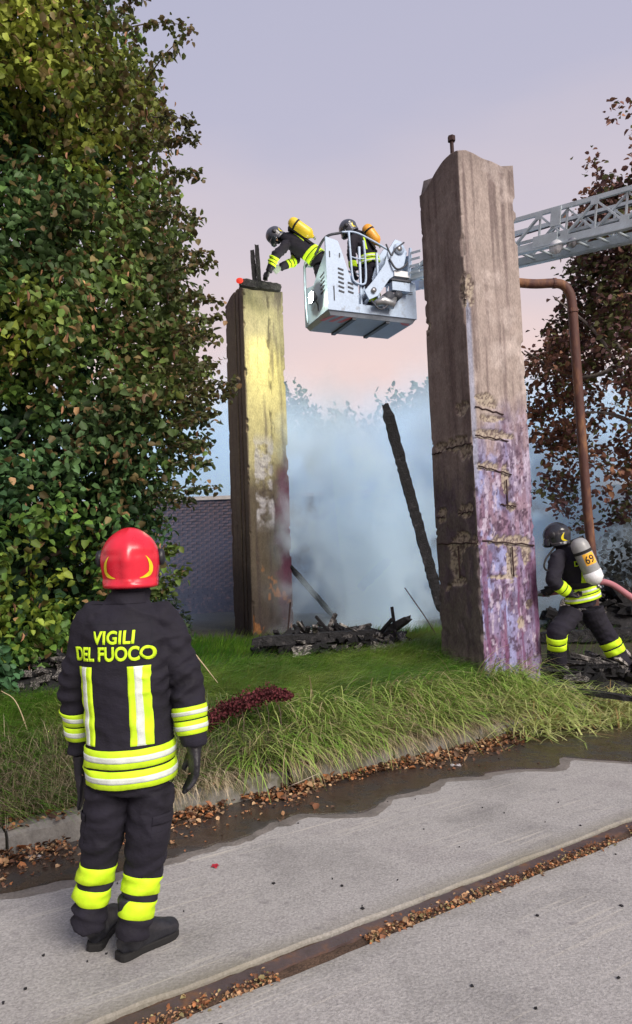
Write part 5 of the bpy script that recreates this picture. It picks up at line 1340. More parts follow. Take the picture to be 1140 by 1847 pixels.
ch = J1['chest'] - s1 * .012
fitted_text('VIGILI', .075, jb1, ch + Vector((0, 0, .012)) + s1 * .020, s1, (0, 0, 1), -f1, .004, M_HIVIS, p1, bold=.035, spacing=1.05, xs=.84)
fitted_text('DEL FUOCO', .080, jb1, ch + Vector((0, 0, -.058)), s1, (0, 0, 1), -f1, .004, M_HIVIS, p1, bold=.035, spacing=1.0, xs=.80)
# shoulder seam and yoke piping
for u0 in (-1, 1):
    sh = J1['shR'] if u0 > 0 else J1['shL']
    g_ = [[(sh * .62 + J1['chest'] * .38 + Vector((0, 0, .085 - .20 * i / 14)) + s1 * u0 * (.025 + .03 * sin(pi * i / 14) + .006 * k), -f1) for k in range(3)] for i in range(15)]
    patch('seam', jb1, g_, .0025, M_NAVY2, p1)

for s_, u0 in (('L', -1), ('R', 1)):
    h_, k_ = J1['hip' + s_], J1['knee' + s_]
    for nm, q0, q1 in (('pocket_flap', .18, .30), ('pocket', .30, .74)):
        g_ = [[(h_.lerp(k_, q0 + (q1 - q0) * i / 8), s1 * u0 * sin(.5 + 1.1 * j / 8) - f1 * cos(.5 + 1.1 * j / 8)) for j in range(9)] for i in range(9)]
        patch(nm, tb1, g_, .010 if nm == 'pocket_flap' else .006, M_NAVY, p1, far=.17)
    g_ = [[(h_.lerp(k_, .12 + 1.5 * i / 24), s1 * u0 * sin(1.45 + .04 * j) - f1 * cos(1.45 + .04 * j)) for j in range(3)] for i in range(25)]
    patch('side_seam', tb1, g_, .003, M_NAVY2, p1, far=.17)
g_ = [[(J1['neck'] + Vector((0, 0, -.012 + .012 * i)), s1 * sin(-1.3 + 2.6 * j / 16) - f1 * cos(-1.3 + 2.6 * j / 16)) for j in range(17)] for i in range(5)]
patch('collar', jb1, g_, .009, M_NAVY, p1, far=.2)
for sgn_ in (0,):
    g_ = [[(J1['chest'] + Vector((0, 0, .088 + .006 * i)) + s1 * (-.15 + .30 * j / 20), -f1) for j in range(21)] for i in range(3)]
    patch('yoke_seam', jb1, g_, .0022, M_NAVY2, p1)

# ---- 2: the firefighter with the hose, beside the nearer pillar
lab2 = 'firefighter in dark helmet with grey air cylinder, striding with a hose beside the nearer pillar'
label_cfg[lab2] = dict(jacket=[(.245, .175), (.225, .165), (.195, .15), (.215, .155), (.165, .115), (.08, .075)], sleeve=(.085, .08, .075, .065, .056), thigh=.118, knee=.108, cuff=.095)
D = 8.4; p2loc = P(1062, 1215, 8.35); p2loc[2] = .28
J2 = dict(pelvis=P(1052, 1085, D), waist=P(1046, 1050, D), chest=P(1030, 1012, D), neck=P(1015, 985, D - .02), head=P(1004, 966, D - .02), hem=P(1052, 1082, D),
          shL=P(1006, 1008, D - .18), elL=P(998, 1048, D - .30), wrL=P(1028, 1072, D - .28), handL=P(1046, 1076, D - .2),
          shR=P(1050, 1004, D + .16), elR=P(1035, 1045, D + .32), wrR=P(1000, 1062, D + .40), handR=P(985, 1068, D + .42),
          hipL=P(1030, 1108, D - .06), kneeL=P(1005, 1142, D - .22), ankL=P(1005, 1200, D - .12), hemL=P(1005, 1196, D - .12),
          hipR=P(1068, 1106, D + .06), kneeR=P(1097, 1152, D + .05), ankR=P(1130, 1214, D), hemR=P(1128, 1208, D),
          toeL=P(985, 1210, D - .05), toeR=P(1120, 1222, D + .1), hfwd=np.array([-.80, .55, -.12]), hup=np.array([-.15, 0, 1]))
p2, J2, jk2, jb2, tr2, tb2, sd2, ts2 = person(p2loc, lab2, J2, (-.55, .83, 0))
p2v = Vector(p2loc); f2 = Vector((-.55, .83, 0)).normalized()
helmet(p2, J2['head'] + Vector((0, 0, .01)), (-.80, .55, -.12), (-.15, 0, 1), M_HBLK, M_YEL, 1.02, mask=True)
for a, t in (('ankL', 'toeL'), ('ankR', 'toeR')):
    an = J2[a]; he = Vector((an.x + .03, an.y - .05, an.z - .12)); d_ = Vector((-.75, .5, 0)); boot(p2, an, he, he + d_.normalized() * .30, shaft_to=an + (J2['knee' + a[-1]] - an) * .5)
gloves(p2, J2, 'LR', f2, ts2, 1.1, .8)
hem, wst = J2['hem'], J2['waist']; ax = (wst - hem).normalized()
for a, b in ((.005, .075), (.085, .155)): two_tone('hem_band', jb2, hem + ax * a, hem + ax * b, ts2, f2, p2, n=70)
for s_ in 'LR':
    e_, w_ = J2['el' + s_], J2['wr' + s_]; d_ = (w_ - e_)
    for a, b in ((.35, .58), (.62, .85)): two_tone('sleeve_band', jb2, e_ + d_ * a, e_ + d_ * b, (0, .3, 1), f2, p2, silver=False, n=40, far=.115)
    k_, hm = J2['knee' + s_], J2['hem' + s_]; d_ = (hm - k_).normalized()
    for a, b in ((.03, .10), (.115, .185)): two_tone('trouser_band', tb2, k_ + d_ * a, k_ + d_ * b, sd2, f2, p2, silver=False, n=40, far=.15)
back2 = -f2; s2 = sd2
c0 = J2['chest'].lerp(J2['waist'], .45)
g_ = [[(c0 + s2 * (-.085 + .07 * k / 5) + Vector((0, 0, .05 - .20 * i / 12)), back2) for k in range(6)] for i in range(13)]
patch('back_stripe', jb2, g_, .005, M_HIVIS, p2)
fitted_text('DEL', .08, jb2, J2['chest'] + s2 * -.06 + Vector((0, 0, -.06)), s2, (0, 0, 1), back2, .004, M_HIVIS, p2, bold=.02)
tk = cylinder_pack(p2, P(1040, 972, D - .30) - p2loc, P(1076, 1050, D - .34) - p2loc, .098, M_TGREY, s2, back2, cap_m=M_TWHITE)
A_, B_ = Vector(P(1040, 972, D - .30) - p2loc), Vector(P(1076, 1050, D - .34) - p2loc); dt_ = (B_ - A_).normalized()
# amber number label wrapped on the cylinder
vw = Vector(CAM) - (p2v + (A_ + B_) / 2); vw = (vw - dt_ * vw.dot(dt_)).normalized(); sx_ = dt_.cross(vw).normalized()
tbv = bvh_of(tk); cc = A_.lerp(B_, .47)
def tank_grid(l0, l1, a0, a1, n=8, m_=8): return [[(cc + dt_ * (l0 + (l1 - l0) * i / n), vw * cos(a0 + (a1 - a0) * j / m_) + sx_ * sin(a0 + (a1 - a0) * j / m_)) for j in range(m_ + 1)] for i in range(n + 1)]
sgn = 1 if sx_.dot(Vector(RT)) > 0 else -1
patch('number_label', tbv, tank_grid(-.065, .065, sgn * -.25, sgn * 1.15), .003, M_TAG, tk, edge=.002)
lo_ = cc + (sx_ * sgn) * .035
fitted_text('69', .12, tbv, cc + (sx_ * sgn) * .035 - dt_ * -.045, sx_ * sgn, -dt_, vw, .006, M_INK, tk, name='number', bold=.01, xs=.8)
# harness
bm = bmesh.new(); bar(bm, A_ - vw * .11, B_ - vw * .10, .16, .03, vw); from_bm('back_plate', bm, M_STRAP, p2)
bm = bmesh.new(); tube(bm, catmull([J2['neck'] + Vector((-.1, -.05, .0)), P(984, 1010, 8.15) - p2loc, P(985, 1028, 8.1) - p2loc, J2['chest'] + Vector((-.16, -.12, -.12))], 6), .012, 6); from_bm('air_hose', bm, M_STRAP, p2, smooth=True)
ring_band('waist_belt', jb2, J2['waist'] + Vector((0, 0, -.045)), J2['waist'] + Vector((0, 0, -.005)), ts2, f2, .008, M_STRAP, p2)
# hose and nozzle
hs_ = [P(978, 1071, 8.86), P(1010, 1066, 8.84), P(1050, 1058, 8.82), P(1092, 1050, 8.75), P(1140, 1078, 8.6), P(1220, 1135, 8.4), P(1330, 1190, 8.2)]
hl = thing('fire_hose', tuple(hs_[3]), 'faded pink fire hose held by the striding firefighter', 'hose'); A0 = Vector(hs_[3])
bm = bmesh.new(); tube(bm, catmull([Vector(q) - A0 for q in hs_], 6), .038, 12); from_bm('hose', bm, mat('pink_hose', (.42, .17, .20), var=.15, rough=.75, bump=.2, bscale=120), hl, smooth=True)
bm = bmesh.new(); n0 = Vector(hs_[0]) - A0; loft(bm, [n0 + Vector((.08, 0, 0)), n0, n0 - Vector((.10, 0, -.01)), n0 - Vector((.20, 0, -.02))], [.042, .034, .028, .036], (0, 0, 1), 12); from_bm('nozzle', bm, M_METAL, hl, smooth=True)
# ------------------------------------------------------------------ rescue basket
M_BASK = mat('basket_paint', (.40, .51, .68), var=.12, scale=6, rough=.45, bump=.1, bscale=40, spec=.45, col2=(.27, .32, .40), thr=(.54, .70))
M_BFLOOR = mat('basket_floor', (.24, .27, .33), var=.15, scale=4, rough=.55, bump=.2)
M_LAD = mat('ladder_metal', (.50, .57, .62), var=.12, scale=5, rough=.42, bump=.15, bscale=60, metal=.25)
M_LADK = mat('dark_steel', (.05, .055, .07), rough=.6)
M_SIGNR = mat('warning_red', (.50, .05, .04), rough=.5)
BZ = 5.8
bB = G(592, 560, BZ); bA = G(541, 587, BZ); bC = G(752, 578, BZ)
bu = (bC - bB)[:2]; LU = float(np.linalg.norm(bu)); bu = bu / LU; bv = (bA - bB)[:2]; bv = bv - bu * (bv @ bu); LV = float(np.linalg.norm(bv)) + .15; bv = bv / np.linalg.norm(bv)
ANG = atan2(bu[1], bu[0])
bas = thing('rescue_basket', (bB[0], bB[1], BZ), 'pale blue-white rescue basket hanging at the ladder tip between the pillars', 'rescue basket', rz=ANG)
# local: x along the long front, y away (depth), z up
def lp(x, y, z): return Vector((x, y, z))
def bpart(name, fn, mt=M_BASK, smooth=False, parent=bas):
    bm = bmesh.new(); fn(bm); return from_bm(name, bm, mt, parent, smooth)
def panel(bm, poly, thick, axis):
    """poly of (a, z) on the plane axis: 'y' front panels (x, z) or 'x' side panels (y, z)"""
    n = len(poly); A, B = [], []
    for a, z in poly:
        if axis[0] == 'y': A.append(bm.verts.new((a, axis[1], z))); B.append(bm.verts.new((a, axis[1] + thick, z)))
        else: A.append(bm.verts.new((axis[1], a, z))); B.append(bm.verts.new((axis[1] + thick, a, z)))
    bm.faces.new(A); bm.faces.new(B[::-1])
    for i in range(n): bm.faces.new((A[i], B[i], B[(i + 1) % n], A[(i + 1) % n]))
def floor_(bm):
    o1 = [(0, 0), (LU, 0), (LU, LV), (0, LV)]
    lo_ = [bm.verts.new((.06 + x * (LU - .12) / LU, .05 + y * (LV - .1) / LV, -.05)) for x, y in o1]; hi_ = [bm.verts.new((x, y, .04)) for x, y in o1]
    bm.faces.new(lo_[::-1]); bm.faces.new(hi_)
    for i in range(4): bm.faces.new((lo_[i], lo_[(i + 1) % 4], hi_[(i + 1) % 4], hi_[i]))
bpart('floor_pan', floor_, M_BFLOOR)
for x in (LU * .30, LU * .68):
    bpart('skid_rail', lambda bm: bar(bm, (x, .06, -.068), (x, LV - .06, -.068), .07, .035), M_LADK)
for k in range(5):
    x0 = .10 + .085 * k; 
    bpart('warning_stripe', lambda bm: panel_flat(bm, x0), M_SIGNR if k % 2 == 0 else M_TWHITE) if False else None
def stripe(bm, a, b, c, d_): bm.faces.new([bm.verts.new((*q, -.0525)) for q in (a, b, c, d_)])
for k in range(3):
    bpart('warning_stripe', lambda bm: stripe(bm, (.09 + .16 * k, .055), (.17 + .16 * k, .055), (.30 + .16 * k - .22, .36), (.22 + .16 * k - .22, .36)), M_SIGNR)
bpart('warning_stripe', lambda bm: stripe(bm, (LU - .30, .055), (LU - .12, .055), (LU - .08, .16), (LU - .2, .16)), M_SIGNR)
# front: tall louvred panel, low sill, right panel
def slotted(bm, x0, x1, poly, slots, axis, t=.03):
    panel(bm, poly, t, axis)
tall = [(0, .02), (.56, .02), (.56, .52), (.40, .66), (.30, .98), (.22, 1.20), (0, 1.24)]
bpart('front_panel', lambda bm: panel(bm, tall, .03, ('y', -.006)))
for c_ in range(2):
    for r_ in range(6 if c_ == 0 else 3):
        z = .50 - .075 * r_ + (.22 if c_ == 0 else 0) - .0; x = .20 + .17 * c_
        bpart('louvre', lambda bm: bar(bm, (x, -.010, z + .012), (x + .10, -.010, z - .012), .012, .026, (0, 0, 1)), M_LADK)
for z0_, z1_, x in ((.18, .42, .115), (.90, 1.0, .06), (.92, .99, .24)):
    bpart('slot', lambda bm: bar(bm, (x, -.010, z0_), (x, -.010, z1_), .016, .012, (0, 1, 0)), M_LADK)
bpart('sill_panel', lambda bm: panel(bm, [(.565, .02), (1.12, .02), (1.12, .16), (.565, .17)], .03, ('y', -.004)))
bpart('right_panel', lambda bm: panel(bm, [(1.125, .02), (LU, .02), (LU, .62), (1.42, .62), (1.34, .34), (1.125, .20)], .03, ('y', -.006)))
for k, (xa, xb, z) in enumerate(((1.44, 1.50, .44), (1.52, 1.60, .44), (1.46, 1.60, .475))):
    bpart('stencil_mark', lambda bm: bar(bm, (xa, -.009, z), (xb, -.009, z), .012, .004, (0, 1, 0)), M_LADK)
# left side panel (towards the farther pillar)
bpart('side_panel', lambda bm: panel(bm, [(.03, .02), (LV - .02, .02), (LV - .02, .70), (.55, .62), (.35, .78), (.03, 1.0)], .03, ('x', -.004)))
for k in range(5): bpart('louvre', lambda bm: bar(bm, (-.010, .10, .66 - .07 * k), (-.010, .24, .64 - .07 * k), .012, .024, (0, 0, 1)), M_LADK)
bpart('rear_panel', lambda bm: panel(bm, [(.02, .02), (LU - .02, .02), (LU - .02, .5), (1.0, .5), (.95, .30), (.5, .30), (.45, .5), (.02, .5)], .03, ('y', LV - .03)))
bpart('end_panel', lambda bm: panel(bm, [(.03, .02), (LV - .02, .02), (LV - .02, .64), (.03, .64)], -.03, ('x', LU)))
for (x, y, h) in ((.012, .012, 1.24), (.012, LV - .03, 1.12), (LU - .02, LV - .03, .95), (LU - .02, .02, .66), (.95, .02, 1.10), (.62, .02, 1.16)):
    bpart('post', lambda bm: bar(bm, (x, y, .02), (x, y, h), .035, .035, (0, 1, 0)))
def rail(pts, r=.017, mt=M_BASK, name='guard_rail'):
    bpart(name, lambda bm: tube(bm, catmull([Vector(p) for p in pts], 5), r, 8), mt, True)
rail([(.30, .0, 1.36), (.55, -.02, 1.38), (.90, -.02, 1.27), (1.2, 0, 1.16)])
rail([(.42, -.02, 1.38), (.43, -.03, 1.0), (.45, -.03, .62), (.50, -.03, .52), (.64, -.03, .50), (.70, -.03, .60), (.70, -.03, 1.0), (.69, -.02, 1.26)], .019)
rail([(.43, -.03, .95), (.56, -.03, .93), (.70, -.03, .95)], .012)
rail([(.02, LV - .02, 1.10), (.02, LV * .5, 1.14), (.05, .10, 1.28), (.30, .02, 1.36)], .022, M_LADK, 'hand_rail')
rail([(.02, LV - .02, 1.12), (.5, LV, 1.16), (1.1, LV, 1.12), (LU, LV, .95)], .017)
rail([(LU - .02, LV - .03, .95), (LU, .4, .92), (LU - .02, .05, .66)], .017)
rail([(-.03, .80, .04), (-.05, .80, .4), (-.05, .80, 1.05), (0, .78, 1.12)], .014)
# bracket that joins basket and ladder
def arm_plate(y):
    return lambda bm: panel(bm, [(.70, .22), (.86, .30), (1.10, .62), (1.36, .80), (1.46, 1.12), (1.36, 1.30), (1.24, 1.32), (1.10, 1.12), (1.02, .86), (.80, .56), (.62, .36)], .03, ('y', y))
bpart('mounting_arm', arm_plate(-.12)); bpart('mounting_arm', arm_plate(.28))
bpart('pivot_pin', lambda bm: tube(bm, [(1.30, -.16, 1.16), (1.30, .36, 1.16)], .05, 14), M_METAL, True)
bpart('pivot_pin', lambda bm: tube(bm, [(.78, -.16, .38), (.78, .36, .38)], .045, 14), M_METAL, True)
bpart('hinge_boss', lambda bm: tube(bm, [(1.30, -.15, 1.16), (1.30, -.11, 1.16)], .10, 16), M_BASK, True)
bpart('control_box', lambda bm: box(bm, (1.33, -.10, .72), (.30, .10, .10)), M_TWHITE)
bpart('control_box', lambda bm: box(bm, (1.30, -.09, .50), (.34, .12, .15)), M_BASK)
bpart('box_lid', lambda bm: box(bm, (1.30, -.09, .60), (.38, .16, .03)), M_LADK)
bpart('cable_drum', lambda bm: (tube(bm, [(1.08, -.14, .30), (1.08, .0, .30)], .10, 16), tube(bm, [(1.25, -.15, .36), (1.25, 0, .34)], .07, 14)), M_LADK, True)
bpart('motor_housing', lambda bm: loft(bm, [(.80, -.12, .16), (.95, -.12, .22), (1.12, -.12, .18), (1.2, -.12, .3)], [.05, .09, .08, .03], (0, 1, 0), 12), M_METAL, True)
rail([(.72, -.14, .20), (.85, -.18, .05), (1.0, -.16, .12), (1.1, -.15, .28)], .014, M_LADK, 'cable')
rail([(1.1, -.14, .95), (1.2, -.18, .78), (1.36, -.16, .84), (1.5, -.14, 1.0)], .018, M_LADK, 'cable')
rail([(1.05, -.14, 1.2), (1.12, -.18, 1.0), (1.2, -.16, 1.12), (1.4, -.14, 1.28)], .014, M_LADK, 'cable')
# work lamp on the left side of the basket, shining at the farther pillar
lamp_l = Vector((-.10, .38, .34))
bpart('work_lamp', lambda bm: (loft(bm, [lamp_l + Vector((.07, 0, 0)), lamp_l + Vector((.02, 0, 0)), lamp_l + Vector((-.03, 0, 0))], [.04, .09, .11], (0, 0, 1), 16)), M_LADK, True)
lens_m = mat('lamp_lens', (.9, .9, .8), rough=.3, bump=0, emit=((1.0, 1.0, .80), 60))
bpart('lamp_lens', lambda bm: loft(bm, [lamp_l + Vector((-.031, 0, 0)), lamp_l + Vector((-.040, 0, 0))], [.10, .085], (0, 0, 1), 16), lens_m, True)
bpart('lamp_bracket', lambda bm: tube(bm, [lamp_l + Vector((.04, 0, -.02)), lamp_l + Vector((.09, 0, -.12)), (0, .38, .12)], .014, 6), M_LADK)
def b2w(v): return Vector((bB[0] + v[0] * bu[0] - v[1] * bu[1], bB[1] + v[0] * bu[1] + v[1] * bu[0], BZ + v[2]))
spd = bpy.data.lights.new('work_lamp_beam', 'SPOT'); spd.energy = 170; spd.spot_size = radians(70); spd.spot_blend = 1.0; spd.color = (1.0, .95, .36); spd.shadow_soft_size = .08
sp_o = bpy.data.objects.new('work_lamp_beam', spd); COL.objects.link(sp_o); lw = b2w(Vector((-.22, .25, .30))); sp_o.location = lw
tgt = Vector((-.95, 12.75, 4.75)); sp_o.scale = (.62, 1, 1); sp_o.rotation_euler = (lw - tgt).to_track_quat('Z', 'Y').to_euler()
spd2 = bpy.data.lights.new('work_lamp_spill', 'POINT'); spd2.energy = 34; spd2.color = (.95, 1.0, .72); spd2.shadow_soft_size = .05
o = bpy.data.objects.new('work_lamp_spill', spd2); COL.objects.link(o); o.location = b2w(Vector((-.16, .36, .34)))

# ------------------------------------------------------------------ aerial ladder
L0 = np.array([1.62, 12.45, 6.55]); L1 = P(1140, 403, 9.5); ld = (L1 - L0); ld = ld / np.linalg.norm(ld); LL = 9.5
lat = np.cross(ld, [0, 0, 1]); lat /= np.linalg.norm(lat); lup = np.cross(lat, ld)
if lat[1] < 0: lat = -lat
if lup[2] < 0: lup = -lup
lad = thing('aerial_ladder', tuple(L0), 'grey metal lattice ladder boom passing behind the nearer pillar to the basket', 'ladder')
def lq(a, b, c): return Vector(ld * a + lat * b + lup * c)
def lpart(name, fn, mt=M_LAD, smooth=False): bm = bmesh.new(); fn(bm); return from_bm(name, bm, mt, lad, smooth)
W = .46; HT = .46; st_a = 1.0
for b in (0, W):
    lpart('lower_rail', lambda bm: bar(bm, lq(0, b, 0), lq(LL, b, 0), .05, .11, tuple(lup)))
    lpart('lower_flange', lambda bm: bar(bm, lq(0, b + (.03 if b else -.03), -.062), lq(LL, b + (.03 if b else -.03), -.062), .09, .018, tuple(lup)))
    lpart('upper_rail', lambda bm: bar(bm, lq(st_a, b, HT), lq(LL, b, HT), .045, .06, tuple(lup)))
    lpart('end_strut', lambda bm: bar(bm, lq(.15, b, .04), lq(st_a, b, HT - .02), .03, .05, tuple(lup)))
    a = st_a; k = 0
    while a < LL - .7:
        z0_, z1_ = (.05, HT - .03) if k % 2 else (HT - .03, .05)
        lpart('diagonal', lambda bm: bar(bm, lq(a, b, z0_), lq(a + .44, b, z1_), .025, .045, tuple(lat)))
        if a > 2.6:
            lpart('diagonal', lambda bm: bar(bm, lq(a, b + .035, z1_), lq(a + .44, b + .035, z0_), .022, .035, tuple(lat)))
            lpart('upright', lambda bm: bar(bm, lq(a, b + .02, .04), lq(a, b + .02, HT), .02, .03, tuple(lat)))
        lpart('bracket_plate', lambda bm: bar(bm, lq(a + .38, b - .02, .09 if k % 2 == 0 else HT - .05), lq(a + .50, b - .02, .09 if k % 2 == 0 else HT - .05), .008, .08, tuple(lup)))
        a += .44; k += 1
a = .3; k = 0
while a < LL - .2:
    lpart('rung', lambda bm: tube(bm, [lq(a, .02, -.01), lq(a, W - .02, -.01)], .018, 8), M_LAD, True); a += .30; k += 1
# second section nested inside from the middle on, with its own rails and braces
for b in (.07, W - .07):
    lpart('inner_rail', lambda bm: bar(bm, lq(0, b, .13), lq(LL, b, .13), .03, .04, tuple(lup)))
lpart('gusset', lambda bm: box(bm, lq(3.05, -.03, HT * .75), (.16, .02, .26), Matrix((Vector(ld), Vector(lat), Vector(lup))).transposed()))
lpart('gusset', lambda bm: box(bm, lq(2.9, -.03, .05), (.40, .02, .16), Matrix((Vector(ld), Vector(lat), Vector(lup))).transposed()))
lpart('cable', lambda bm: tube(bm, [lq(0, .12, .18), lq(3, .14, .30), lq(LL, .14, .36)], .012, 6), M_LADK)
lpart('cable', lambda bm: tube(bm, [lq(0, .18, .07), lq(3, .2, .14), lq(LL, .2, .16)], .016, 6), M_LADK)
lpart('guide_ring', lambda bm: loft(bm, [lq(3.1, -.06, -.09), lq(3.1, -.02, -.09)], .10, tuple(ld), 16), M_TWHITE, True)
lpart('guide_ring', lambda bm: loft(bm, [lq(3.35, -.06, -.08), lq(3.35, -.02, -.08)], .07, tuple(ld), 16), M_METAL, True)
# ladder head
lpart('head_plate', lambda bm: box(bm, lq(-.05, -.04, .14), (.6, .03, .42), Matrix((Vector(ld), Vector(lat), Vector(lup))).transposed()), M_BASK)
lpart('head_plate', lambda bm: box(bm, lq(-.05, W + .04, .14), (.6, .03, .42), Matrix((Vector(ld), Vector(lat), Vector(lup))).transposed()), M_BASK)
for k in range(4): lpart('head_rung', lambda bm: bar(bm, lq(.26, -.08, .04 + .11 * k), lq(.50, -.08, .04 + .11 * k), .02, .035, tuple(lup)), M_LAD)
lpart('head_post', lambda bm: bar(bm, lq(.25, -.08, -.02), lq(.25, -.08, .46), .03, .04, tuple(lat)), M_BASK)

# ---- 3: firefighter leaning out over the basket rail
lab3 = 'firefighter with yellow air cylinder bending out of the basket towards the farther pillar top'
label_cfg[lab3] = dict(jacket=[(.215, .165), (.205, .16), (.19, .15), (.205, .155), (.16, .12), (.08, .075)], sleeve=(.08, .078, .076, .068, .056))
D = 12.75; l3 = P(588, 575, 12.6); l3[2] = BZ + .05
J3 = dict(pelvis=P(578, 473, D), waist=P(560, 455, D), chest=P(533, 438, D), neck=P(508, 428, D - .02), head=P(495, 424, D - .02), hem=P(573, 467, D),
          shL=P(513, 445, D - .22), elL=P(496, 463, D - .32), wrL=P(484, 490, D - .30), handL=P(478, 502, D - .28),
          shR=P(530, 432, D + .20), elR=P(532, 470, D + .1), wrR=P(506, 482, D + .0), handR=P(492, 492, D - .04),
          hipL=P(576, 485, D - .08), kneeL=P(588, 520, D - .10), ankL=P(590, 560, D - .10), hipR=P(584, 482, D + .10), kneeR=P(594, 518, D + .14), ankR=P(596, 560, D + .14),
          toeL=P(578, 565, D - .1), toeR=P(584, 565, D + .1), hfwd=np.array([-.62, -.1, -.75]), hup=np.array([-.75, 0, .62]))
p3, J3, jk3, jb3, tr3, tb3, sd3, ts3 = person(l3, lab3, J3, (-.98, -.1, -.05), group='firefighters in the basket', small=True)
f3 = Vector((-.98, -.1, 0)).normalized()
helmet(p3, J3['head'], (-.62, -.1, -.75), (-.75, 0, .62), M_HGREY, M_YEL, 1.05, mask=True)
gloves(p3, J3, 'L', f3, ts3, 1.1, .8)
n_ = len(p3.children); gloves(p3, J3, 'R', f3, ts3, 1.2, .8)
gl = [c for c in p3.children if c.name.startswith('glove')][-1]; gl.data.materials.clear(); gl.data.materials.append(mat('grey_glove', (.22, .26, .24), rough=.8)); gl['label'] = 'grey-green work glove'
ax = (J3['waist'] - J3['hem']).normalized()
for a, b in ((-.06, .02), (.035, .115), (.13, .19)): two_tone('hem_band', jb3, J3['hem'] + ax * a, J3['hem'] + ax * b, ts3, (0, -1, .2), p3, silver=b < .05, n=48)
for s_ in 'LR':
    e_, w_ = J3['el' + s_], J3['wr' + s_]; d_ = (w_ - e_)
    for a, b in ((.05, .20), (.25, .40), (.45, .58)): two_tone('sleeve_band', jb3, e_ + d_ * a, e_ + d_ * b, (.4, .8, 0), (0, 0, 1), p3, silver=False, n=32, far=.125)
t3 = cylinder_pack(p3, P(522, 397, D - .16) - l3, P(563, 426, D - .16) - l3, .098, M_TYEL, (0, 1, .2), f3, cap_m=None)
bm = bmesh.new(); bar(bm, Vector(P(520, 412, D - .1) - l3), Vector(P(560, 440, D - .1) - l3), .16, .03, (.5, 0, .8)); from_bm('back_plate', bm, M_STRAP, p3)
c0 = J3['chest'].lerp(J3['waist'], .3)
g_ = [[(c0 + ax * (.14 - .24 * i / 8) + Vector((0, 0, .02 + .035 * k / 3)), Vector((0, -1, .25))) for k in range(4)] for i in range(9)]
patch('back_stripe', jb3, g_, .006, M_HIVIS, p3)

# ---- 4: firefighter standing in the basket
lab4 = 'firefighter with orange air cylinder standing inside the basket behind the guard rail'
label_cfg[lab4] = dict(jacket=[(.215, .165), (.205, .16), (.19, .15), (.205, .155), (.16, .12), (.08, .075)], sleeve=(.08, .078, .074, .066, .056))
D = 12.85; l4 = P(672, 560, D); l4[2] = BZ + .05
J4 = dict(pelvis=P(668, 482, D), waist=P(664, 460, D), chest=P(652, 437, D), neck=P(638, 420, D), head=P(627, 411, D), hem=P(668, 478, D),
          shL=P(636, 434, D - .16), elL=P(634, 462, D - .24), wrL=P(638, 488, D - .26), handL=P(640, 498, D - .26),
          shR=P(660, 432, D + .16), elR=P(668, 462, D + .2), wrR=P(650, 480, D + .1), handR=P(642, 484, D + .05),
          hipL=P(660, 490, D - .08), kneeL=P(662, 525, D - .12), ankL=P(668, 562, D - .06), hipR=P(676, 490, D + .08), kneeR=P(676, 525, D + .1), ankR=P(682, 562, D + .1),
          toeL=P(652, 568, D - .05), toeR=P(664, 568, D + .15), hfwd=np.array([-.8, .2, -.5]), hup=np.array([-.5, 0, .8]))
p4, J4, jk4, jb4, tr4, tb4, sd4, ts4 = person(l4, lab4, J4, (-.9, .3, 0), group='firefighters in the basket', small=True)
f4 = Vector((-.9, .3, 0)).normalized()
helmet(p4, J4['head'], (-.8, .2, -.5), (-.5, 0, .8), M_HGREY, M_YEL, 1.05, mask=True)
gloves(p4, J4, 'LR', f4, ts4, 1.1, .8)
ax = (J4['waist'] - J4['hem']).normalized()
for a, b in ((0, .07), (.085, .155)): two_tone('hem_band', jb4, J4['hem'] + ax * a, J4['hem'] + ax * b, ts4, (0, -1, 0), p4, silver=True, n=48)
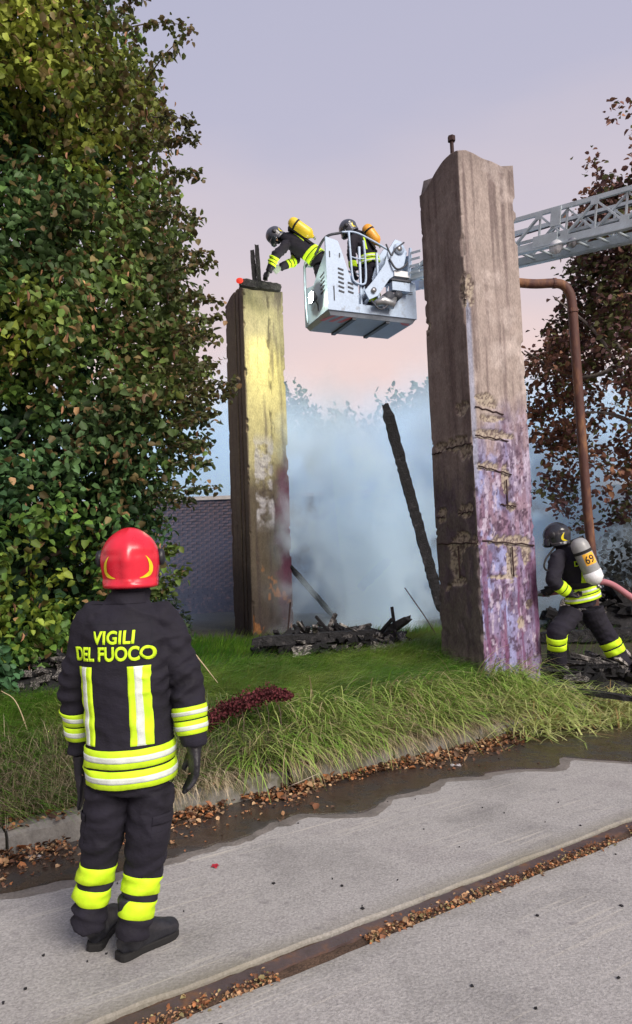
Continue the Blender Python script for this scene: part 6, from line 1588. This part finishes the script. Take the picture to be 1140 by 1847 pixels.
for s_ in 'LR':
    e_, w_ = J4['el' + s_], J4['wr' + s_]; d_ = (w_ - e_)
    two_tone('sleeve_band', jb4, e_ + d_ * .4, e_ + d_ * .8, (.4, .8, 0), (0, 0, 1), p4, silver=False, n=32, far=.125)
    k_, h_ = J4['knee' + s_], J4['ank' + s_]; d_ = (h_ - k_).normalized()
    for a, b in ((.03, .10), (.12, .19)): two_tone('trouser_band', tb4, k_ + d_ * a, k_ + d_ * b, sd4, f4, p4, silver=False, n=32, far=.15)
for pp_, JJ in ((p3, J3), (p4, J4)):
    for s_ in 'LR':
        an = JJ['ank' + s_]; d_ = Vector((-.9, .25, 0)).normalized(); he = Vector((an.x, an.y, 0)) - d_ * .06 + Vector((0, 0, .0)); he.z = .0; boot(pp_, Vector((an.x, an.y, .13)), he, he + d_ * .29)
t4 = cylinder_pack(p4, P(658, 407, D - .12) - l4, P(682, 440, D - .14) - l4, .10, M_TORG, (0, 1, .2), f4, cap_m=None)
bm = bmesh.new(); bar(bm, Vector(P(654, 420, D - .1) - l4), Vector(P(676, 450, D - .1) - l4), .16, .03, (.5, 0, .8)); from_bm('back_plate', bm, M_STRAP, p4)
g_ = [[(J4['chest'] + ax * (.06 - .26 * i / 8) + Vector((.02 + .03 * k / 3, 0, 0)), Vector((0, -1, 0))) for k in range(4)] for i in range(9)]
patch('back_stripe', jb4, g_, .006, M_HIVIS, p4)

# ------------------------------------------------------------------ burnt stubs and embers on the farther pillar's head
timber('burnt_post', P(460, 516, 12.75), P(455, 452, 12.75), .075, .06, 'charred upright stub on the farther pillar top, left one of the pair', 'post', seed=21, ragged=.2)
timber('burnt_post', P(468, 516, 12.72), P(463, 443, 12.72), .075, .06, 'taller charred upright stub on the farther pillar top', 'post', seed=22, ragged=.2)
timber('burnt_beam', P(432, 510, 12.7), P(506, 520, 12.75), .13, .13, 'charred timber lump lying across the farther pillar top', seed=23, ragged=.15)
bm = bmesh.new(); bmesh.ops.create_icosphere(bm, subdivisions=3, radius=.045)
for v in bm.verts: v.co *= 1 + .3 * (fbm(np.array([tuple(v.co * 14)]), 3, 4)[0] - .5) * 2; 
for v in bm.verts: v.co.x *= 1.3
o = from_bm('ember', bm, mat('glowing_ember', (.25, .02, .01), rough=.8, bump=.8, bscale=40, emit=((1.0, .06, .04), .45)), smooth=True); o.location = P(432, 506, 12.6); tag(o, 'small red glowing ember at the left end of the charred timber on the pillar', 'ember')
